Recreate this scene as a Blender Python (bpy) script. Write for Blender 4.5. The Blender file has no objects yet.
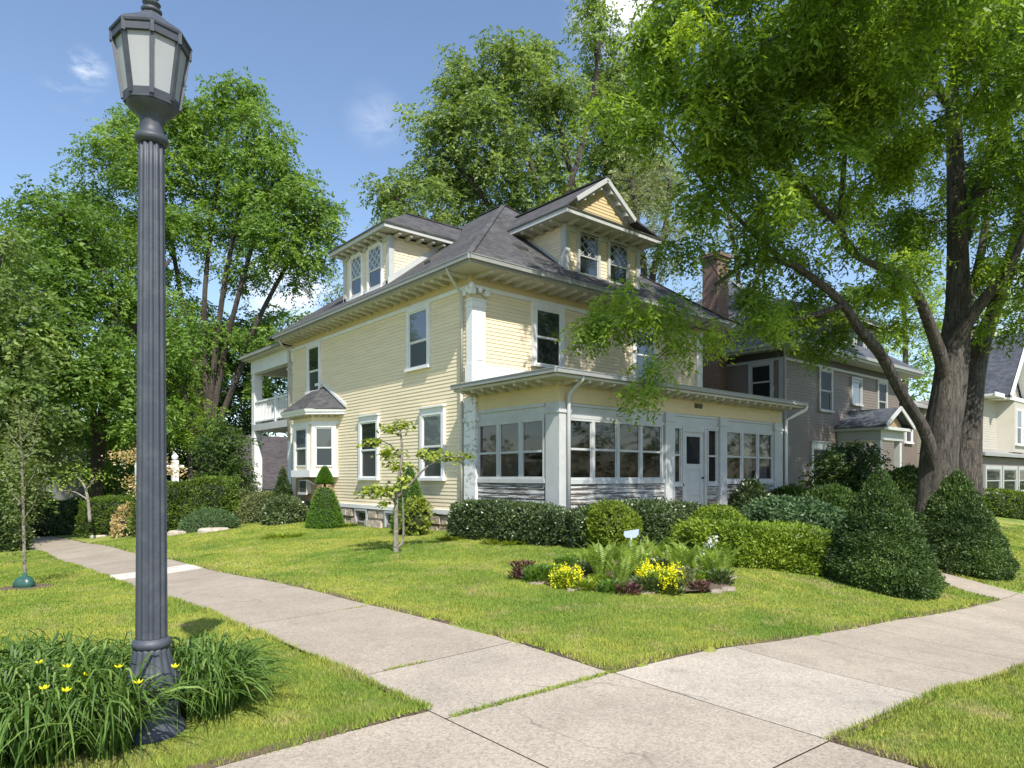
import bpy, math, random
import numpy as np
R=math.radians
rng=np.random.default_rng(7); random.seed(7)
sc=bpy.context.scene; COL=sc.collection
# ------------------------------------------------------------------ camera frame (world = house frame, metres)
CX,CY,CZ=-10.40,-13.99,1.6; F=679.5; YH=477.0
YAW=math.atan2(.644,.765)
fx,fy=math.sin(YAW),math.cos(YAW); rx,ry=fy,-fx
def at(px,py,D):
    u=(px-512)/F; v=(YH-py)/F
    return np.array((CX+D*(fx+u*rx),CY+D*(fy+u*ry),CZ+D*v))
# ------------------------------------------------------------------ terrain
GP=np.array([(-10,-14,0),(-14,-14,0),(-7,-10,0),(-9.5,-9.5,0),(-7,-14,0),(-10,-20,0),(-4,-14,-.13),(2,-14,-.55),
(-7,-6,-.06),(-7,0,-.33),(-7,8,-.66),(-7,16,-.98),(-7,26,-1.3),(-12,0,-.33),(-12,16,-1.),(-12,26,-1.3),(-12,-7,-.04),
(-4,-11,-.15),(-2,-11,-.32),(1.3,-11,-.55),(5,-11,-.75),(12,-11,-.85),(25,-11,-.9),(45,-12,-.9),
(-3.3,-1.9,.05),(-3,-5.2,.05),(-3.8,-8,.0),(-1,-8.1,-.03),(.5,-5,.1),(-5.2,-9.4,.03),(-5.6,-4,-.05),(-5.5,2,-.25),(-3,8,-.12),(0,2,.1),(0,6,0),(0,12,-.1),
(-3,16,-.5),(0,-4,.15),(5,-4,.15),(10,-3,.15),(14,-1,.3),(20,-2,.3),(11,-7,.1),(18,-7,0),(26,-4,.2),(34,-4,.3),(2.6,-9.1,-.38),(6.3,-8.9,-.35),
(5,5,.1),(2,22,-1.),(12,22,-.8),(-5,30,-1.5),(20,15,0),(40,10,0),(40,30,-.5),(-2,-9.6,-.18)],float)
_X=GP[:,:2]; _n=len(GP)
def _tps(r): return np.where(r>1e-9,r*r*np.log(np.maximum(r,1e-9)),0)
_A=np.zeros((_n+3,_n+3)); _A[:_n,:_n]=_tps(np.linalg.norm(_X[:,None]-_X[None],axis=2))+np.eye(_n)*.3
_A[:_n,_n]=1;_A[:_n,_n+1:]=_X;_A[_n,:_n]=1;_A[_n+1:,:_n]=_X.T
_W=np.linalg.solve(_A,np.r_[GP[:,2],0,0,0])
def GG(x,y):
    x=np.asarray(x,float).ravel(); y=np.asarray(y,float).ravel(); out=np.empty(len(x))
    for s in range(0,len(x),60000):
        q=np.c_[np.clip(x[s:s+60000],-30,50),np.clip(y[s:s+60000],-24,36)]
        r=np.linalg.norm(q[:,None]-_X[None],axis=2)
        out[s:s+60000]=_tps(r)@_W[:_n]+_W[_n]+q@_W[_n+1:]
    d=np.hypot(x-5,y-2); k=np.clip((d-38)/30,0,1)
    return out*(1-k)+(-1.0)*k
def G(x,y): return float(GG([x],[y])[0])
def og(px,py):
    """point of the terrain seen at a pixel, and its depth"""
    d=3.0
    while d<70:
        q=at(px,py,d)
        if q[2]<=G(q[0],q[1]): break
        d+=.25
    return d
# ------------------------------------------------------------------ materials
def newmat(name):
    m=bpy.data.materials.new(name); m.use_nodes=True
    nt=m.node_tree; return m,nt,nt.nodes['Principled BSDF']
def N(nt,t,**k):
    n=nt.nodes.new(t)
    for a,b in k.items(): setattr(n,a,b)
    return n
def noise(nt,scale,detail=4,vec=None,rough=.55,dist=0):
    n=N(nt,'ShaderNodeTexNoise'); n.inputs['Scale'].default_value=scale; n.inputs['Detail'].default_value=detail
    n.inputs['Roughness'].default_value=rough; n.inputs['Distortion'].default_value=dist
    if vec is not None: nt.links.new(vec,n.inputs['Vector'])
    return n.outputs['Fac']
def ramp(nt,fac,stops):
    r=N(nt,'ShaderNodeValToRGB'); e=r.color_ramp.elements
    while len(e)<len(stops): e.new(.5)
    for i,(p,c) in enumerate(stops):
        e[i].position=p; e[i].color=(c,c,c,1) if isinstance(c,(int,float)) else (*c,1)
    nt.links.new(fac,r.inputs[0]); return r.outputs[0]
def mix(nt,fac,a,b,blend='MIX'):
    m=N(nt,'ShaderNodeMixRGB',blend_type=blend)
    for s,v in ((0,fac),(1,a),(2,b)):
        if isinstance(v,(int,float)): m.inputs[s].default_value=v if s==0 else (v,v,v,1)
        elif isinstance(v,tuple): m.inputs[s].default_value=(*v,1)
        else: nt.links.new(v,m.inputs[s])
    return m.outputs[0]
def objco(nt,scale=(1,1,1)):
    g=N(nt,'ShaderNodeNewGeometry')
    mp=N(nt,'ShaderNodeMapping'); mp.inputs['Scale'].default_value=scale
    nt.links.new(g.outputs['Position'],mp.inputs['Vector']); return mp.outputs[0]
def bump(nt,h,strength,dist,bs):
    b=N(nt,'ShaderNodeBump'); b.inputs['Strength'].default_value=strength; b.inputs['Distance'].default_value=dist
    nt.links.new(h,b.inputs['Height']); nt.links.new(b.outputs[0],bs.inputs['Normal'])
def paint(name,col,var=.12,rough=.6,sc_=3,bumpk=0,dirt=None,dirtk=.25,stretch=(1,1,1)):
    m,nt,b=newmat(name); v=objco(nt,stretch)
    f=noise(nt,sc_,5,v)
    c=mix(nt,1,col,ramp(nt,f,[(.3,1-var),(.7,1.0)]),'MULTIPLY')
    if dirt:
        f2=noise(nt,sc_*4,6,v,.7)
        c=mix(nt,ramp(nt,f2,[(.5,0.0),(.72,dirtk)]),c,dirt)
    nt.links.new(c,b.inputs['Base Color']); b.inputs['Roughness'].default_value=rough
    if bumpk: bump(nt,noise(nt,60,3,v),bumpk,.01,b)
    return m
M={}
M['siding']=paint('siding_yellow_paint',(.82,.70,.49),.13,.6,1.6,.15,(.5,.42,.27),.35,(.45,.45,6))
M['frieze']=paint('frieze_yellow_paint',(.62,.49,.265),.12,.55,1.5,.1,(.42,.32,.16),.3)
M['white']=paint('white_paint',(.78,.78,.77),.10,.5,2,.1,(.42,.42,.40),.35)
M['white2']=paint('weathered_shaded_white_paint',(.50,.51,.495),.14,.6,2.5,.3,(.30,.28,.25),.38)  # weathered white, greyed further so the colour carries the porch shade
M['soffit']=paint('soffit_paint',(.54,.51,.44),.15,.6,2,.1,(.36,.33,.27),.4)
M['gutter']=paint('gutter_grey',(.29,.295,.28),.12,.45,2,0,(.3,.3,.28),.3)
M['greywall']=paint('taupe_siding',(.175,.145,.12),.15,.6,1.5,.1)
M['greytrim']=paint('grey_trim',(.40,.41,.40),.12,.6,2)
M['cream']=paint('cream_siding',(.44,.41,.34),.1,.6,1.5)
M['darkgrey']=paint('weathered_shaded_boards',(.16,.165,.16),.3,.8,3)  # cottage boards, tone darkened to hold the shade of the trees
M['greyroof']=paint('weathered_roof',(.20,.20,.20),.35,.9,4)
M['darktrim']=paint('dark_trim',(.05,.045,.04),.2,.6,2)
M['dark']=paint('dark_interior',(.035,.032,.03),.3,.9,2)
M['screen']=paint('insect_screen',(.04,.04,.045),.2,.55,3)
M['ac']=paint('ac_metal',(.55,.54,.50),.1,.5,4)
M['wood']=paint('bare_wood',(.36,.25,.14),.3,.7,4,.2)
def peel():
    m,nt,b=newmat('peeling_paint_boards'); v=objco(nt,(.7,.7,13))
    f=noise(nt,2.0,8,v,.7,.3)
    c=mix(nt,ramp(nt,f,[(.44,0.0),(.53,1.0)]),(.50,.50,.47),(.12,.10,.085))
    nt.links.new(c,b.inputs['Base Color']); b.inputs['Roughness'].default_value=.75; bump(nt,f,.5,.01,b); return m
M['peel']=peel()
def pilpeel():
    m,nt,b=newmat('flaking_pilaster_paint'); v=objco(nt,(2,2,3.2))
    f=noise(nt,3,6,v,.7)
    c=mix(nt,ramp(nt,f,[(.5,0.0),(.6,.8)]),(.72,.72,.71),(.30,.28,.26))
    nt.links.new(c,b.inputs['Base Color']); b.inputs['Roughness'].default_value=.7; return m
M['pilpeel']=pilpeel()
def shingle(name,c1,c2):
    m,nt,b=newmat(name); v=objco(nt)
    br=N(nt,'ShaderNodeTexVoronoi'); br.inputs['Scale'].default_value=5.5
    mp=N(nt,'ShaderNodeMapping'); mp.inputs['Scale'].default_value=(1,1,2.2)
    nt.links.new(v,mp.inputs['Vector']); nt.links.new(mp.outputs[0],br.inputs['Vector'])
    sep=N(nt,'ShaderNodeSeparateColor'); nt.links.new(br.outputs['Color'],sep.inputs[0])
    c=mix(nt,sep.outputs[0],c1,c2)
    w=N(nt,'ShaderNodeTexWave',bands_direction='Z',wave_profile='SAW'); w.inputs['Scale'].default_value=2.6; w.inputs['Distortion'].default_value=0.4
    nt.links.new(v,w.inputs['Vector'])
    c=mix(nt,ramp(nt,w.outputs['Fac'],[(.0,.4),(.12,0.0)]),c,(.03,.03,.032))
    c=mix(nt,1,c,ramp(nt,noise(nt,.8,4,v),[(.3,.75),(.7,1.15)]),'MULTIPLY')
    nt.links.new(c,b.inputs['Base Color']); b.inputs['Roughness'].default_value=.9
    bump(nt,w.outputs['Fac'],.6,.02,b); return m
M['shingle']=shingle('asphalt_shingles',(.040,.040,.042),(.088,.085,.087))
M['shingle2']=shingle('slate_shingles',(.045,.052,.065),(.09,.10,.12))
M['shingle3']=shingle('brown_shingles',(.05,.042,.045),(.08,.07,.075))
def brick(name,c1,c2,mort,s=4.5):
    m,nt,b=newmat(name); g=N(nt,'ShaderNodeNewGeometry'); sp=N(nt,'ShaderNodeSeparateXYZ'); nt.links.new(g.outputs['Position'],sp.inputs[0])
    ad=N(nt,'ShaderNodeMath',operation='ADD'); nt.links.new(sp.outputs[0],ad.inputs[0]); nt.links.new(sp.outputs[1],ad.inputs[1])
    cb=N(nt,'ShaderNodeCombineXYZ'); nt.links.new(ad.outputs[0],cb.inputs[0]); nt.links.new(sp.outputs[2],cb.inputs[1])
    t=N(nt,'ShaderNodeTexBrick'); nt.links.new(cb.outputs[0],t.inputs['Vector']); t.inputs['Scale'].default_value=s
    t.inputs['Color1'].default_value=(*c1,1); t.inputs['Color2'].default_value=(*c2,1); t.inputs['Mortar'].default_value=(*mort,1)
    t.inputs['Mortar Size'].default_value=.03; t.inputs['Brick Width'].default_value=1.0; t.inputs['Row Height'].default_value=.33
    nt.links.new(t.outputs['Color'],b.inputs['Base Color']); b.inputs['Roughness'].default_value=.85; bump(nt,t.outputs['Fac'],-.5,.01,b); return m
M['brick']=brick('chimney_brick',(.13,.07,.05),(.19,.105,.075),(.25,.22,.19))
M['brick2']=brick('tan_brick',(.48,.33,.24),(.42,.29,.22),(.4,.36,.3))
def stone():
    m,nt,b=newmat('foundation_stone'); v=objco(nt)
    f=noise(nt,6,8,v,.7); c=ramp(nt,f,[(.3,(.26,.19,.15)),(.5,(.48,.40,.32)),(.7,(.64,.58,.48))])
    nt.links.new(c,b.inputs['Base Color']); b.inputs['Roughness'].default_value=.9; bump(nt,f,1,.04,b); return m
M['stone']=stone()
def glass(name,base,rough=.04,spec=.9):
    m,nt,b=newmat(name); b.inputs['Base Color'].default_value=(*base,1); b.inputs['Roughness'].default_value=rough
    b.inputs['IOR'].default_value=1.7; b.inputs['Specular IOR Level'].default_value=spec
    bump(nt,noise(nt,1.3,2,objco(nt)),.05,.05,b); return m
M['glassU']=glass('pale_window_glass',(.10,.115,.135))  # paler blue-grey base than the other window glass
M['glassD']=glass('window_glass_dark',(.02,.024,.028))
M['glassK']=glass('shaded_window_glass',(.018,.02,.022),.1,.3)
M['glassK'].node_tree.nodes['Principled BSDF'].inputs['IOR'].default_value=1.22
M['glassS']=glass('screened_glass',(.04,.045,.052),.25,.4)
def thinglass(name,tint,k):
    m,nt,b=newmat(name); out=nt.nodes['Material Output']
    tr=N(nt,'ShaderNodeBsdfTransparent'); tr.inputs[0].default_value=(tint,tint,tint*1.02,1)
    gl=N(nt,'ShaderNodeBsdfGlossy'); gl.inputs['Roughness'].default_value=.03
    fr=N(nt,'ShaderNodeLayerWeight'); pw=N(nt,'ShaderNodeMath',operation='POWER'); pw.inputs[1].default_value=4; nt.links.new(fr.outputs['Facing'],pw.inputs[0])
    ad=N(nt,'ShaderNodeMath',operation='ADD',use_clamp=True); ad.inputs[1].default_value=k; nt.links.new(pw.outputs[0],ad.inputs[0])
    mx=N(nt,'ShaderNodeMixShader'); nt.links.new(ad.outputs[0],mx.inputs[0]); nt.links.new(tr.outputs[0],mx.inputs[1]); nt.links.new(gl.outputs[0],mx.inputs[2])
    nt.links.new(mx.outputs[0],out.inputs['Surface']); return m
M['porchglass']=thinglass('porch_glass',.42,.10)
M['porchscreen']=thinglass('porch_screen',.4,.03)
M['curtain']=paint('curtain_cloth',(.62,.60,.56),.1,.9,5)
def lampglass():
    m,nt,b=newmat('ribbed_lamp_glass'); b.inputs['Base Color'].default_value=(.52,.53,.53,1); b.inputs['Roughness'].default_value=.3
    b.inputs['Transmission Weight'].default_value=.35
    g=N(nt,'ShaderNodeNewGeometry'); w=N(nt,'ShaderNodeTexWave',bands_direction='Z'); w.inputs['Scale'].default_value=60; nt.links.new(g.outputs['Position'],w.inputs['Vector'])
    bump(nt,w.outputs['Fac'],.12,.003,b); return m
M['lampglass']=lampglass()
def lampmetal():
    m,nt,b=newmat('lamp_metal_paint'); v=objco(nt)
    c=mix(nt,ramp(nt,noise(nt,9,6,v,.7),[(.45,0.0),(.7,.5)]),(.045,.052,.066),(.10,.11,.125))
    nt.links.new(c,b.inputs['Base Color']); b.inputs['Roughness'].default_value=.55; b.inputs['Specular IOR Level'].default_value=.5; bump(nt,noise(nt,80,3,v),.12,.003,b); return m
M['lamp']=lampmetal()
def concrete():
    m,nt,b=newmat('sidewalk_concrete'); v=objco(nt)
    a=N(nt,'ShaderNodeAttribute',attribute_name='tint'); 
    base=ramp(nt,a.outputs['Fac'],[(0,(.29,.24,.185)),(.5,(.365,.31,.245)),(.8,(.415,.365,.30)),(1,(.55,.51,.45))])
    c=mix(nt,1,base,ramp(nt,noise(nt,1.1,6,v,.6),[(.25,.80),(.7,1.1)]),'MULTIPLY')
    vo=N(nt,'ShaderNodeTexVoronoi'); vo.inputs['Scale'].default_value=75; nt.links.new(v,vo.inputs['Vector'])
    sp=N(nt,'ShaderNodeSeparateColor'); nt.links.new(vo.outputs['Color'],sp.inputs[0])
    c=mix(nt,1,c,ramp(nt,sp.outputs[0],[(0,.72),(.3,.95),(.8,1.08),(1,1.25)]),'MULTIPLY')
    c=mix(nt,ramp(nt,noise(nt,14,5,v,.7),[(.60,0.0),(.75,.3)]),c,(.12,.10,.08))
    c=mix(nt,ramp(nt,noise(nt,3.2,7,v,.72,.6),[(.54,0.0),(.72,.45)]),c,(.20,.165,.125))
    dn=N(nt,'ShaderNodeTexNoise'); dn.inputs['Scale'].default_value=1.6; dn.inputs['Detail'].default_value=6; nt.links.new(v,dn.inputs['Vector'])
    va=N(nt,'ShaderNodeVectorMath',operation='MULTIPLY_ADD'); va.inputs[1].default_value=(.5,.5,.5); nt.links.new(dn.outputs['Color'],va.inputs[0]); nt.links.new(v,va.inputs[2])
    ck=N(nt,'ShaderNodeTexVoronoi',feature='DISTANCE_TO_EDGE'); ck.inputs['Scale'].default_value=.42; nt.links.new(va.outputs[0],ck.inputs['Vector'])
    ckm=ramp(nt,ck.outputs['Distance'],[(0,1.0),(.0035,0.0)]); msk=ramp(nt,noise(nt,.6,2,v),[(.53,0.0),(.58,.5)])
    cm=mix(nt,1,ckm,msk,'MULTIPLY'); c=mix(nt,cm,c,(.09,.075,.06))
    nt.links.new(c,b.inputs['Base Color']); b.inputs['Roughness'].default_value=.85; bump(nt,sp.outputs[1],.3,.004,b); return m
M['concrete']=concrete()
def grassmat(name,blade):
    m,nt,b=newmat(name); v=objco(nt)
    f1=noise(nt,.42,5,v,.6,.6); f2=noise(nt,2.6,5,v,.65)
    c=mix(nt,ramp(nt,f1,[(.36,0.0),(.60,1.0)]),(.155,.25,.04),(.40,.415,.09))
    c=mix(nt,ramp(nt,f2,[(.42,0.0),(.66,.75)]),c,(.22,.32,.055))
    c=mix(nt,ramp(nt,noise(nt,1.4,6,v,.7,.5),[(.52,0.0),(.68,.7)]),c,(.44,.38,.18))
    if blade:
        a=N(nt,'ShaderNodeAttribute',attribute_name='tint')
        c=mix(nt,1,c,ramp(nt,a.outputs['Fac'],[(0,(.6,.75,.5)),(.5,(1.05,1.05,1)),(1,(1.5,1.35,1.2))]),'MULTIPLY')
        out=nt.nodes['Material Output']; tl=N(nt,'ShaderNodeBsdfTranslucent'); nt.links.new(c,tl.inputs[0]); nt.links.new(c,b.inputs['Base Color'])
        mx=N(nt,'ShaderNodeMixShader'); mx.inputs[0].default_value=.35; nt.links.new(b.outputs[0],mx.inputs[1]); nt.links.new(tl.outputs[0],mx.inputs[2]); nt.links.new(mx.outputs[0],out.inputs['Surface'])
    else:
        c=mix(nt,1,c,ramp(nt,noise(nt,22,6,v,.75),[(.3,.55),(.7,1.1)]),'MULTIPLY')
        nt.links.new(c,b.inputs['Base Color']); bump(nt,noise(nt,30,6,v,.75),.9,.04,b)
    b.inputs['Roughness'].default_value=.75; b.inputs['Specular IOR Level'].default_value=.2
    return m
M['lawn']=grassmat('lawn_soil_and_grass',False); M['blade']=grassmat('grass_blades',True)
def soil():
    m,nt,b=newmat('mulch_soil'); v=objco(nt); f=noise(nt,25,6,v,.75)
    nt.links.new(ramp(nt,f,[(.3,(.05,.035,.025)),(.6,(.16,.115,.075)),(.8,(.30,.24,.17))]),b.inputs['Base Color']); b.inputs['Roughness'].default_value=.95; bump(nt,f,.8,.03,b); return m
M['soil']=soil()
def leafmat(name,c1,c2,c3,trans=.35,rough=.5,spec=.35):
    m,nt,b=newmat(name); a=N(nt,'ShaderNodeAttribute',attribute_name='tint')
    c=ramp(nt,a.outputs['Fac'],[(0,c1),(.5,c2),(1,c3)])
    nt.links.new(c,b.inputs['Base Color']); b.inputs['Roughness'].default_value=rough; b.inputs['Specular IOR Level'].default_value=spec
    out=nt.nodes['Material Output']; tl=N(nt,'ShaderNodeBsdfTranslucent')
    c2_=mix(nt,1,c,(1.5,1.5,.55),'MULTIPLY'); nt.links.new(c2_,tl.inputs[0])
    mx=N(nt,'ShaderNodeMixShader'); mx.inputs[0].default_value=trans; nt.links.new(b.outputs[0],mx.inputs[1]); nt.links.new(tl.outputs[0],mx.inputs[2]); nt.links.new(mx.outputs[0],out.inputs['Surface'])
    return m
M['locust']=leafmat('locust_leaves',(.08,.14,.02),(.18,.285,.035),(.38,.50,.06),.43)
M['locust2']=leafmat('back_tree_leaves',(.07,.13,.025),(.13,.23,.04),(.23,.34,.06),.4)
M['ash']=leafmat('ash_leaves',(.085,.13,.04),(.16,.235,.065),(.26,.34,.10),.4)
M['darkleaf']=leafmat('dark_leaves',(.03,.06,.015),(.06,.11,.022),(.11,.17,.035))
M['silver']=leafmat('silver_leaves',(.14,.17,.09),(.25,.28,.15),(.38,.41,.23),.4)
M['yew']=leafmat('yew_needles',(.022,.045,.014),(.055,.10,.024),(.15,.225,.05),.18)
M['yewb']=leafmat('bright_yew_needles',(.07,.12,.015),(.15,.23,.02),(.28,.36,.03),.2)
M['lime']=leafmat('lime_leaves',(.12,.17,.02),(.22,.30,.03),(.36,.42,.06))
M['privet']=leafmat('privet_leaves',(.035,.06,.02),(.07,.11,.035),(.17,.22,.09),.2,.35,.6)
M['topiary']=leafmat('topiary_leaves',(.05,.11,.012),(.09,.19,.016),(.14,.27,.02),.2)
M['juniper']=leafmat('juniper_needles',(.04,.08,.035),(.07,.13,.05),(.12,.19,.07),.15)
M['lily']=leafmat('daylily_blades',(.04,.085,.015),(.085,.16,.025),(.22,.31,.07),.25,.5,.35)
M['fern']=leafmat('fern_fronds',(.12,.20,.03),(.25,.35,.06),(.40,.48,.12),.4)
M['yellow']=leafmat('yellow_petals',(.70,.62,.01),(.86,.80,.01),(.9,.88,.06),.25)
M['maroon']=leafmat('maroon_leaves',(.05,.02,.022),(.10,.045,.045),(.20,.09,.08),.2)
M['pink']=leafmat('pink_leaves',(.30,.25,.09),(.50,.38,.19),(.62,.50,.30),.3)
M['white_fl']=leafmat('white_petals',(.6,.6,.58),(.7,.7,.68),(.8,.8,.78),.2)
M['sapling']=leafmat('sapling_leaves',(.12,.16,.02),(.26,.32,.05),(.45,.48,.10),.3)
M['cloverleaf']=leafmat('clover_leaves',(.08,.16,.02),(.15,.27,.03),(.28,.40,.06),.25)
M['olive']=leafmat('olive_leaves',(.09,.11,.04),(.16,.19,.07),(.25,.27,.11),.3)
def bark(name,c1,c2,s=(9,9,1.6)):
    m,nt,b=newmat(name); v=objco(nt,s); f=noise(nt,1.5,9,v,.75,1.2)
    c=mix(nt,1,ramp(nt,f,[(.38,c1),(.60,c2)]),ramp(nt,noise(nt,1.2,3,objco(nt)),[(.3,.7),(.7,1.15)]),'MULTIPLY')
    nt.links.new(c,b.inputs['Base Color']); b.inputs['Roughness'].default_value=.92; bump(nt,f,1,.16,b); return m
M['bark']=bark('furrowed_bark',(.03,.026,.022),(.205,.175,.145)); M['bark2']=bark('dark_bark',(.04,.032,.026),(.13,.105,.085))
M['palebark']=bark('pale_smooth_bark',(.30,.26,.21),(.48,.43,.37),(4,4,6))
M['bag']=paint('green_water_bag',(.03,.10,.075),.3,.35,6)
M['signblue']=paint('pale_blue_sign',(.42,.50,.70),.05,.5,4)
M['bulb']=paint('white_socket',(.7,.7,.68),.05,.4,4)
# ------------------------------------------------------------------ mesh helpers
class MB:
    def __init__(s): s.v=[];s.f=[]
    def hexa(s,P):
        b=len(s.v); s.v+= [tuple(map(float,p)) for p in P]
        s.f+=[(b,b+3,b+2,b+1),(b+4,b+5,b+6,b+7),(b,b+1,b+5,b+4),(b+1,b+2,b+6,b+5),(b+2,b+3,b+7,b+6),(b+3,b,b+4,b+7)]; return s
    def box(s,x0,x1,y0,y1,z0,z1):
        return s.hexa([(x0,y0,z0),(x1,y0,z0),(x1,y1,z0),(x0,y1,z0),(x0,y0,z1),(x1,y0,z1),(x1,y1,z1),(x0,y1,z1)])
    def quad(s,*p):
        b=len(s.v); s.v+=[tuple(map(float,q)) for q in p]; s.f.append(tuple(range(b,b+len(p)))); return s
    def bar(s,p,q,w,t=None,up=(0,0,1)):
        p=np.array(p,float);q=np.array(q,float);t=t or w;d=q-p;L=np.linalg.norm(d);d/=L
        a=np.cross(d,up); 
        if np.linalg.norm(a)<1e-4: a=np.cross(d,(1,0,0))
        a/=np.linalg.norm(a);c=np.cross(d,a)
        a=a*w/2;c=c*t/2
        return s.hexa([p-a-c,p+a-c,p+a+c,p-a+c,q-a-c,q+a-c,q+a+c,q-a+c])
    def ring(s,rings,closed=True,cap=True):
        b=len(s.v); n=len(rings[0])
        for r in rings: s.v+=[tuple(map(float,p)) for p in r]
        for i in range(len(rings)-1):
            for j in range(n if closed else n-1):
                k=(j+1)%n; s.f.append((b+i*n+j,b+i*n+k,b+(i+1)*n+k,b+(i+1)*n+j))
        if cap and closed:
            s.f.append(tuple(b+j for j in range(n))[::-1]); s.f.append(tuple(b+(len(rings)-1)*n+j for j in range(n)))
        return s
    def lathe(s,prof,c=(0,0),n=24,flute=None,phase=0):
        rr=[]
        for r,z in prof:
            ring=[]
            for j in range(n):
                a=2*math.pi*j/n+phase; q=r
                if flute: q=r*(1-flute[1]*(0.5+0.5*math.cos(flute[0]*a))**1.5)
                ring.append((c[0]+q*math.cos(a),c[1]+q*math.sin(a),z))
            rr.append(ring)
        return s.ring(rr)
    def tube(s,pts,rad,n=8):
        pts=[np.array(p,float) for p in pts]; rr=[]
        if not hasattr(rad,'__len__'): rad=[rad]*len(pts)
        prev=None
        for i,p in enumerate(pts):
            d=pts[min(i+1,len(pts)-1)]-pts[max(i-1,0)]; d/=np.linalg.norm(d)+1e-9
            if prev is None:
                a=np.cross(d,(0,0,1)); 
                if np.linalg.norm(a)<.05: a=np.cross(d,(1,0,0))
            else: a=prev-d*np.dot(prev,d)
            a/=np.linalg.norm(a)+1e-9; prev=a; c=np.cross(d,a)
            rr.append([p+rad[i]*(math.cos(2*math.pi*j/n)*a+math.sin(2*math.pi*j/n)*c) for j in range(n)])
        return s.ring(rr)
    def ico(s,c,r,squash=1,n=10,m=6):
        rr=[]
        for i in range(m+1):
            t=math.pi*i/m; rr.append([(c[0]+r*math.sin(t)*math.cos(2*math.pi*j/n),c[1]+r*math.sin(t)*math.sin(2*math.pi*j/n),c[2]-r*squash*math.cos(t)) for j in range(n)])
        return s.ring(rr,cap=False)
    def build(s,name,mat,parent=None,smooth=False,loc=None):
        me=bpy.data.meshes.new(name); me.from_pydata(s.v,[],s.f); me.materials.append(mat if not isinstance(mat,str) else M[mat]); me.update()
        o=bpy.data.objects.new(name,me); COL.objects.link(o)
        if smooth: me.polygons.foreach_set('use_smooth',[True]*len(me.polygons))
        if loc is not None: o.location=loc
        if parent is not None: adopt(o,parent)
        return o
def wpos(o):
    p=np.zeros(3)
    while o is not None: p=p+np.array(o.location); o=o.parent
    return p
def adopt(o,parent):
    base=wpos(parent); o.parent=parent; o.location=tuple(np.array(o.location)-base)
def tag(o,label=None,cat=None,group=None,kind=None):
    if label:o['label']=label
    if cat:o['category']=cat
    if group:o['group']=group
    if kind:o['kind']=kind
    return o
def thing(name,label,cat,loc,group=None):
    o=bpy.data.objects.new(name,None); COL.objects.link(o); o.location=tuple(map(float,loc)); o.empty_display_size=.2
    return tag(o,label,cat,group)
def rawmesh(name,V,nper,mat,tint=None,parent=None,extra=None,smooth=False):
    """V: (n*nper,3) separate polygons of nper verts"""
    V=np.ascontiguousarray(V,dtype=np.float32).reshape(-1,3); nf=len(V)//nper
    me=bpy.data.meshes.new(name); me.vertices.add(len(V)); me.vertices.foreach_set('co',V.ravel())
    me.loops.add(len(V)); me.loops.foreach_set('vertex_index',np.arange(len(V),dtype=np.int32))
    me.polygons.add(nf); me.polygons.foreach_set('loop_start',np.arange(nf,dtype=np.int32)*nper)
    me.polygons.foreach_set('loop_total',np.full(nf,nper,dtype=np.int32))
    me.materials.append(M[mat] if isinstance(mat,str) else mat)
    if tint is not None:
        a=me.attributes.new('tint','FLOAT','FACE'); a.data.foreach_set('value',np.ascontiguousarray(tint,dtype=np.float32))
    me.update(calc_edges=True)
    o=bpy.data.objects.new(name,me); COL.objects.link(o)
    if parent is not None: adopt(o,parent)
    return o
def nrm(a): return a/(np.linalg.norm(a,axis=-1,keepdims=True)+1e-9)
def leafquads(P,D,Nn,L,W):
    D=nrm(D); S=nrm(np.cross(D,Nn)); L=np.asarray(L)[:,None]; W=np.asarray(W)[:,None]
    up=nrm(np.cross(S,D))
    a=P; b=P+D*L*.45+S*W*.5-up*W*.12; c=P+D*L; d=P+D*L*.45-S*W*.5-up*W*.12
    return np.stack([a,b,c,d],1).reshape(-1,3)
# ------------------------------------------------------------------ world, light, camera
SUN=np.array((-.29,-.80,1.0)); SUN/=np.linalg.norm(SUN)
w=bpy.data.worlds.new('World'); sc.world=w; w.use_nodes=True; nt=w.node_tree; bg=nt.nodes['Background']
sky=N(nt,'ShaderNodeTexSky',sky_type='NISHITA'); sky.sun_disc=False; sky.sun_elevation=math.asin(SUN[2]); sky.sun_rotation=math.atan2(SUN[0],SUN[1])
sky.air_density=1.0; sky.dust_density=.8; sky.ozone_density=1.45; sky.altitude=250
tc=N(nt,'ShaderNodeTexCoord')
mp=N(nt,'ShaderNodeMapping'); mp.inputs['Scale'].default_value=(1,1,2.2); nt.links.new(tc.outputs['Generated'],mp.inputs['Vector'])
cf=noise(nt,16,10,mp.outputs[0],.66,.5); cl=ramp(nt,cf,[(.40,0.0),(.68,1.0)])
tot=None
def skydir(px,py): 
    d=at(px,py,1)-np.array((CX,CY,CZ)); return d/np.linalg.norm(d)
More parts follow.
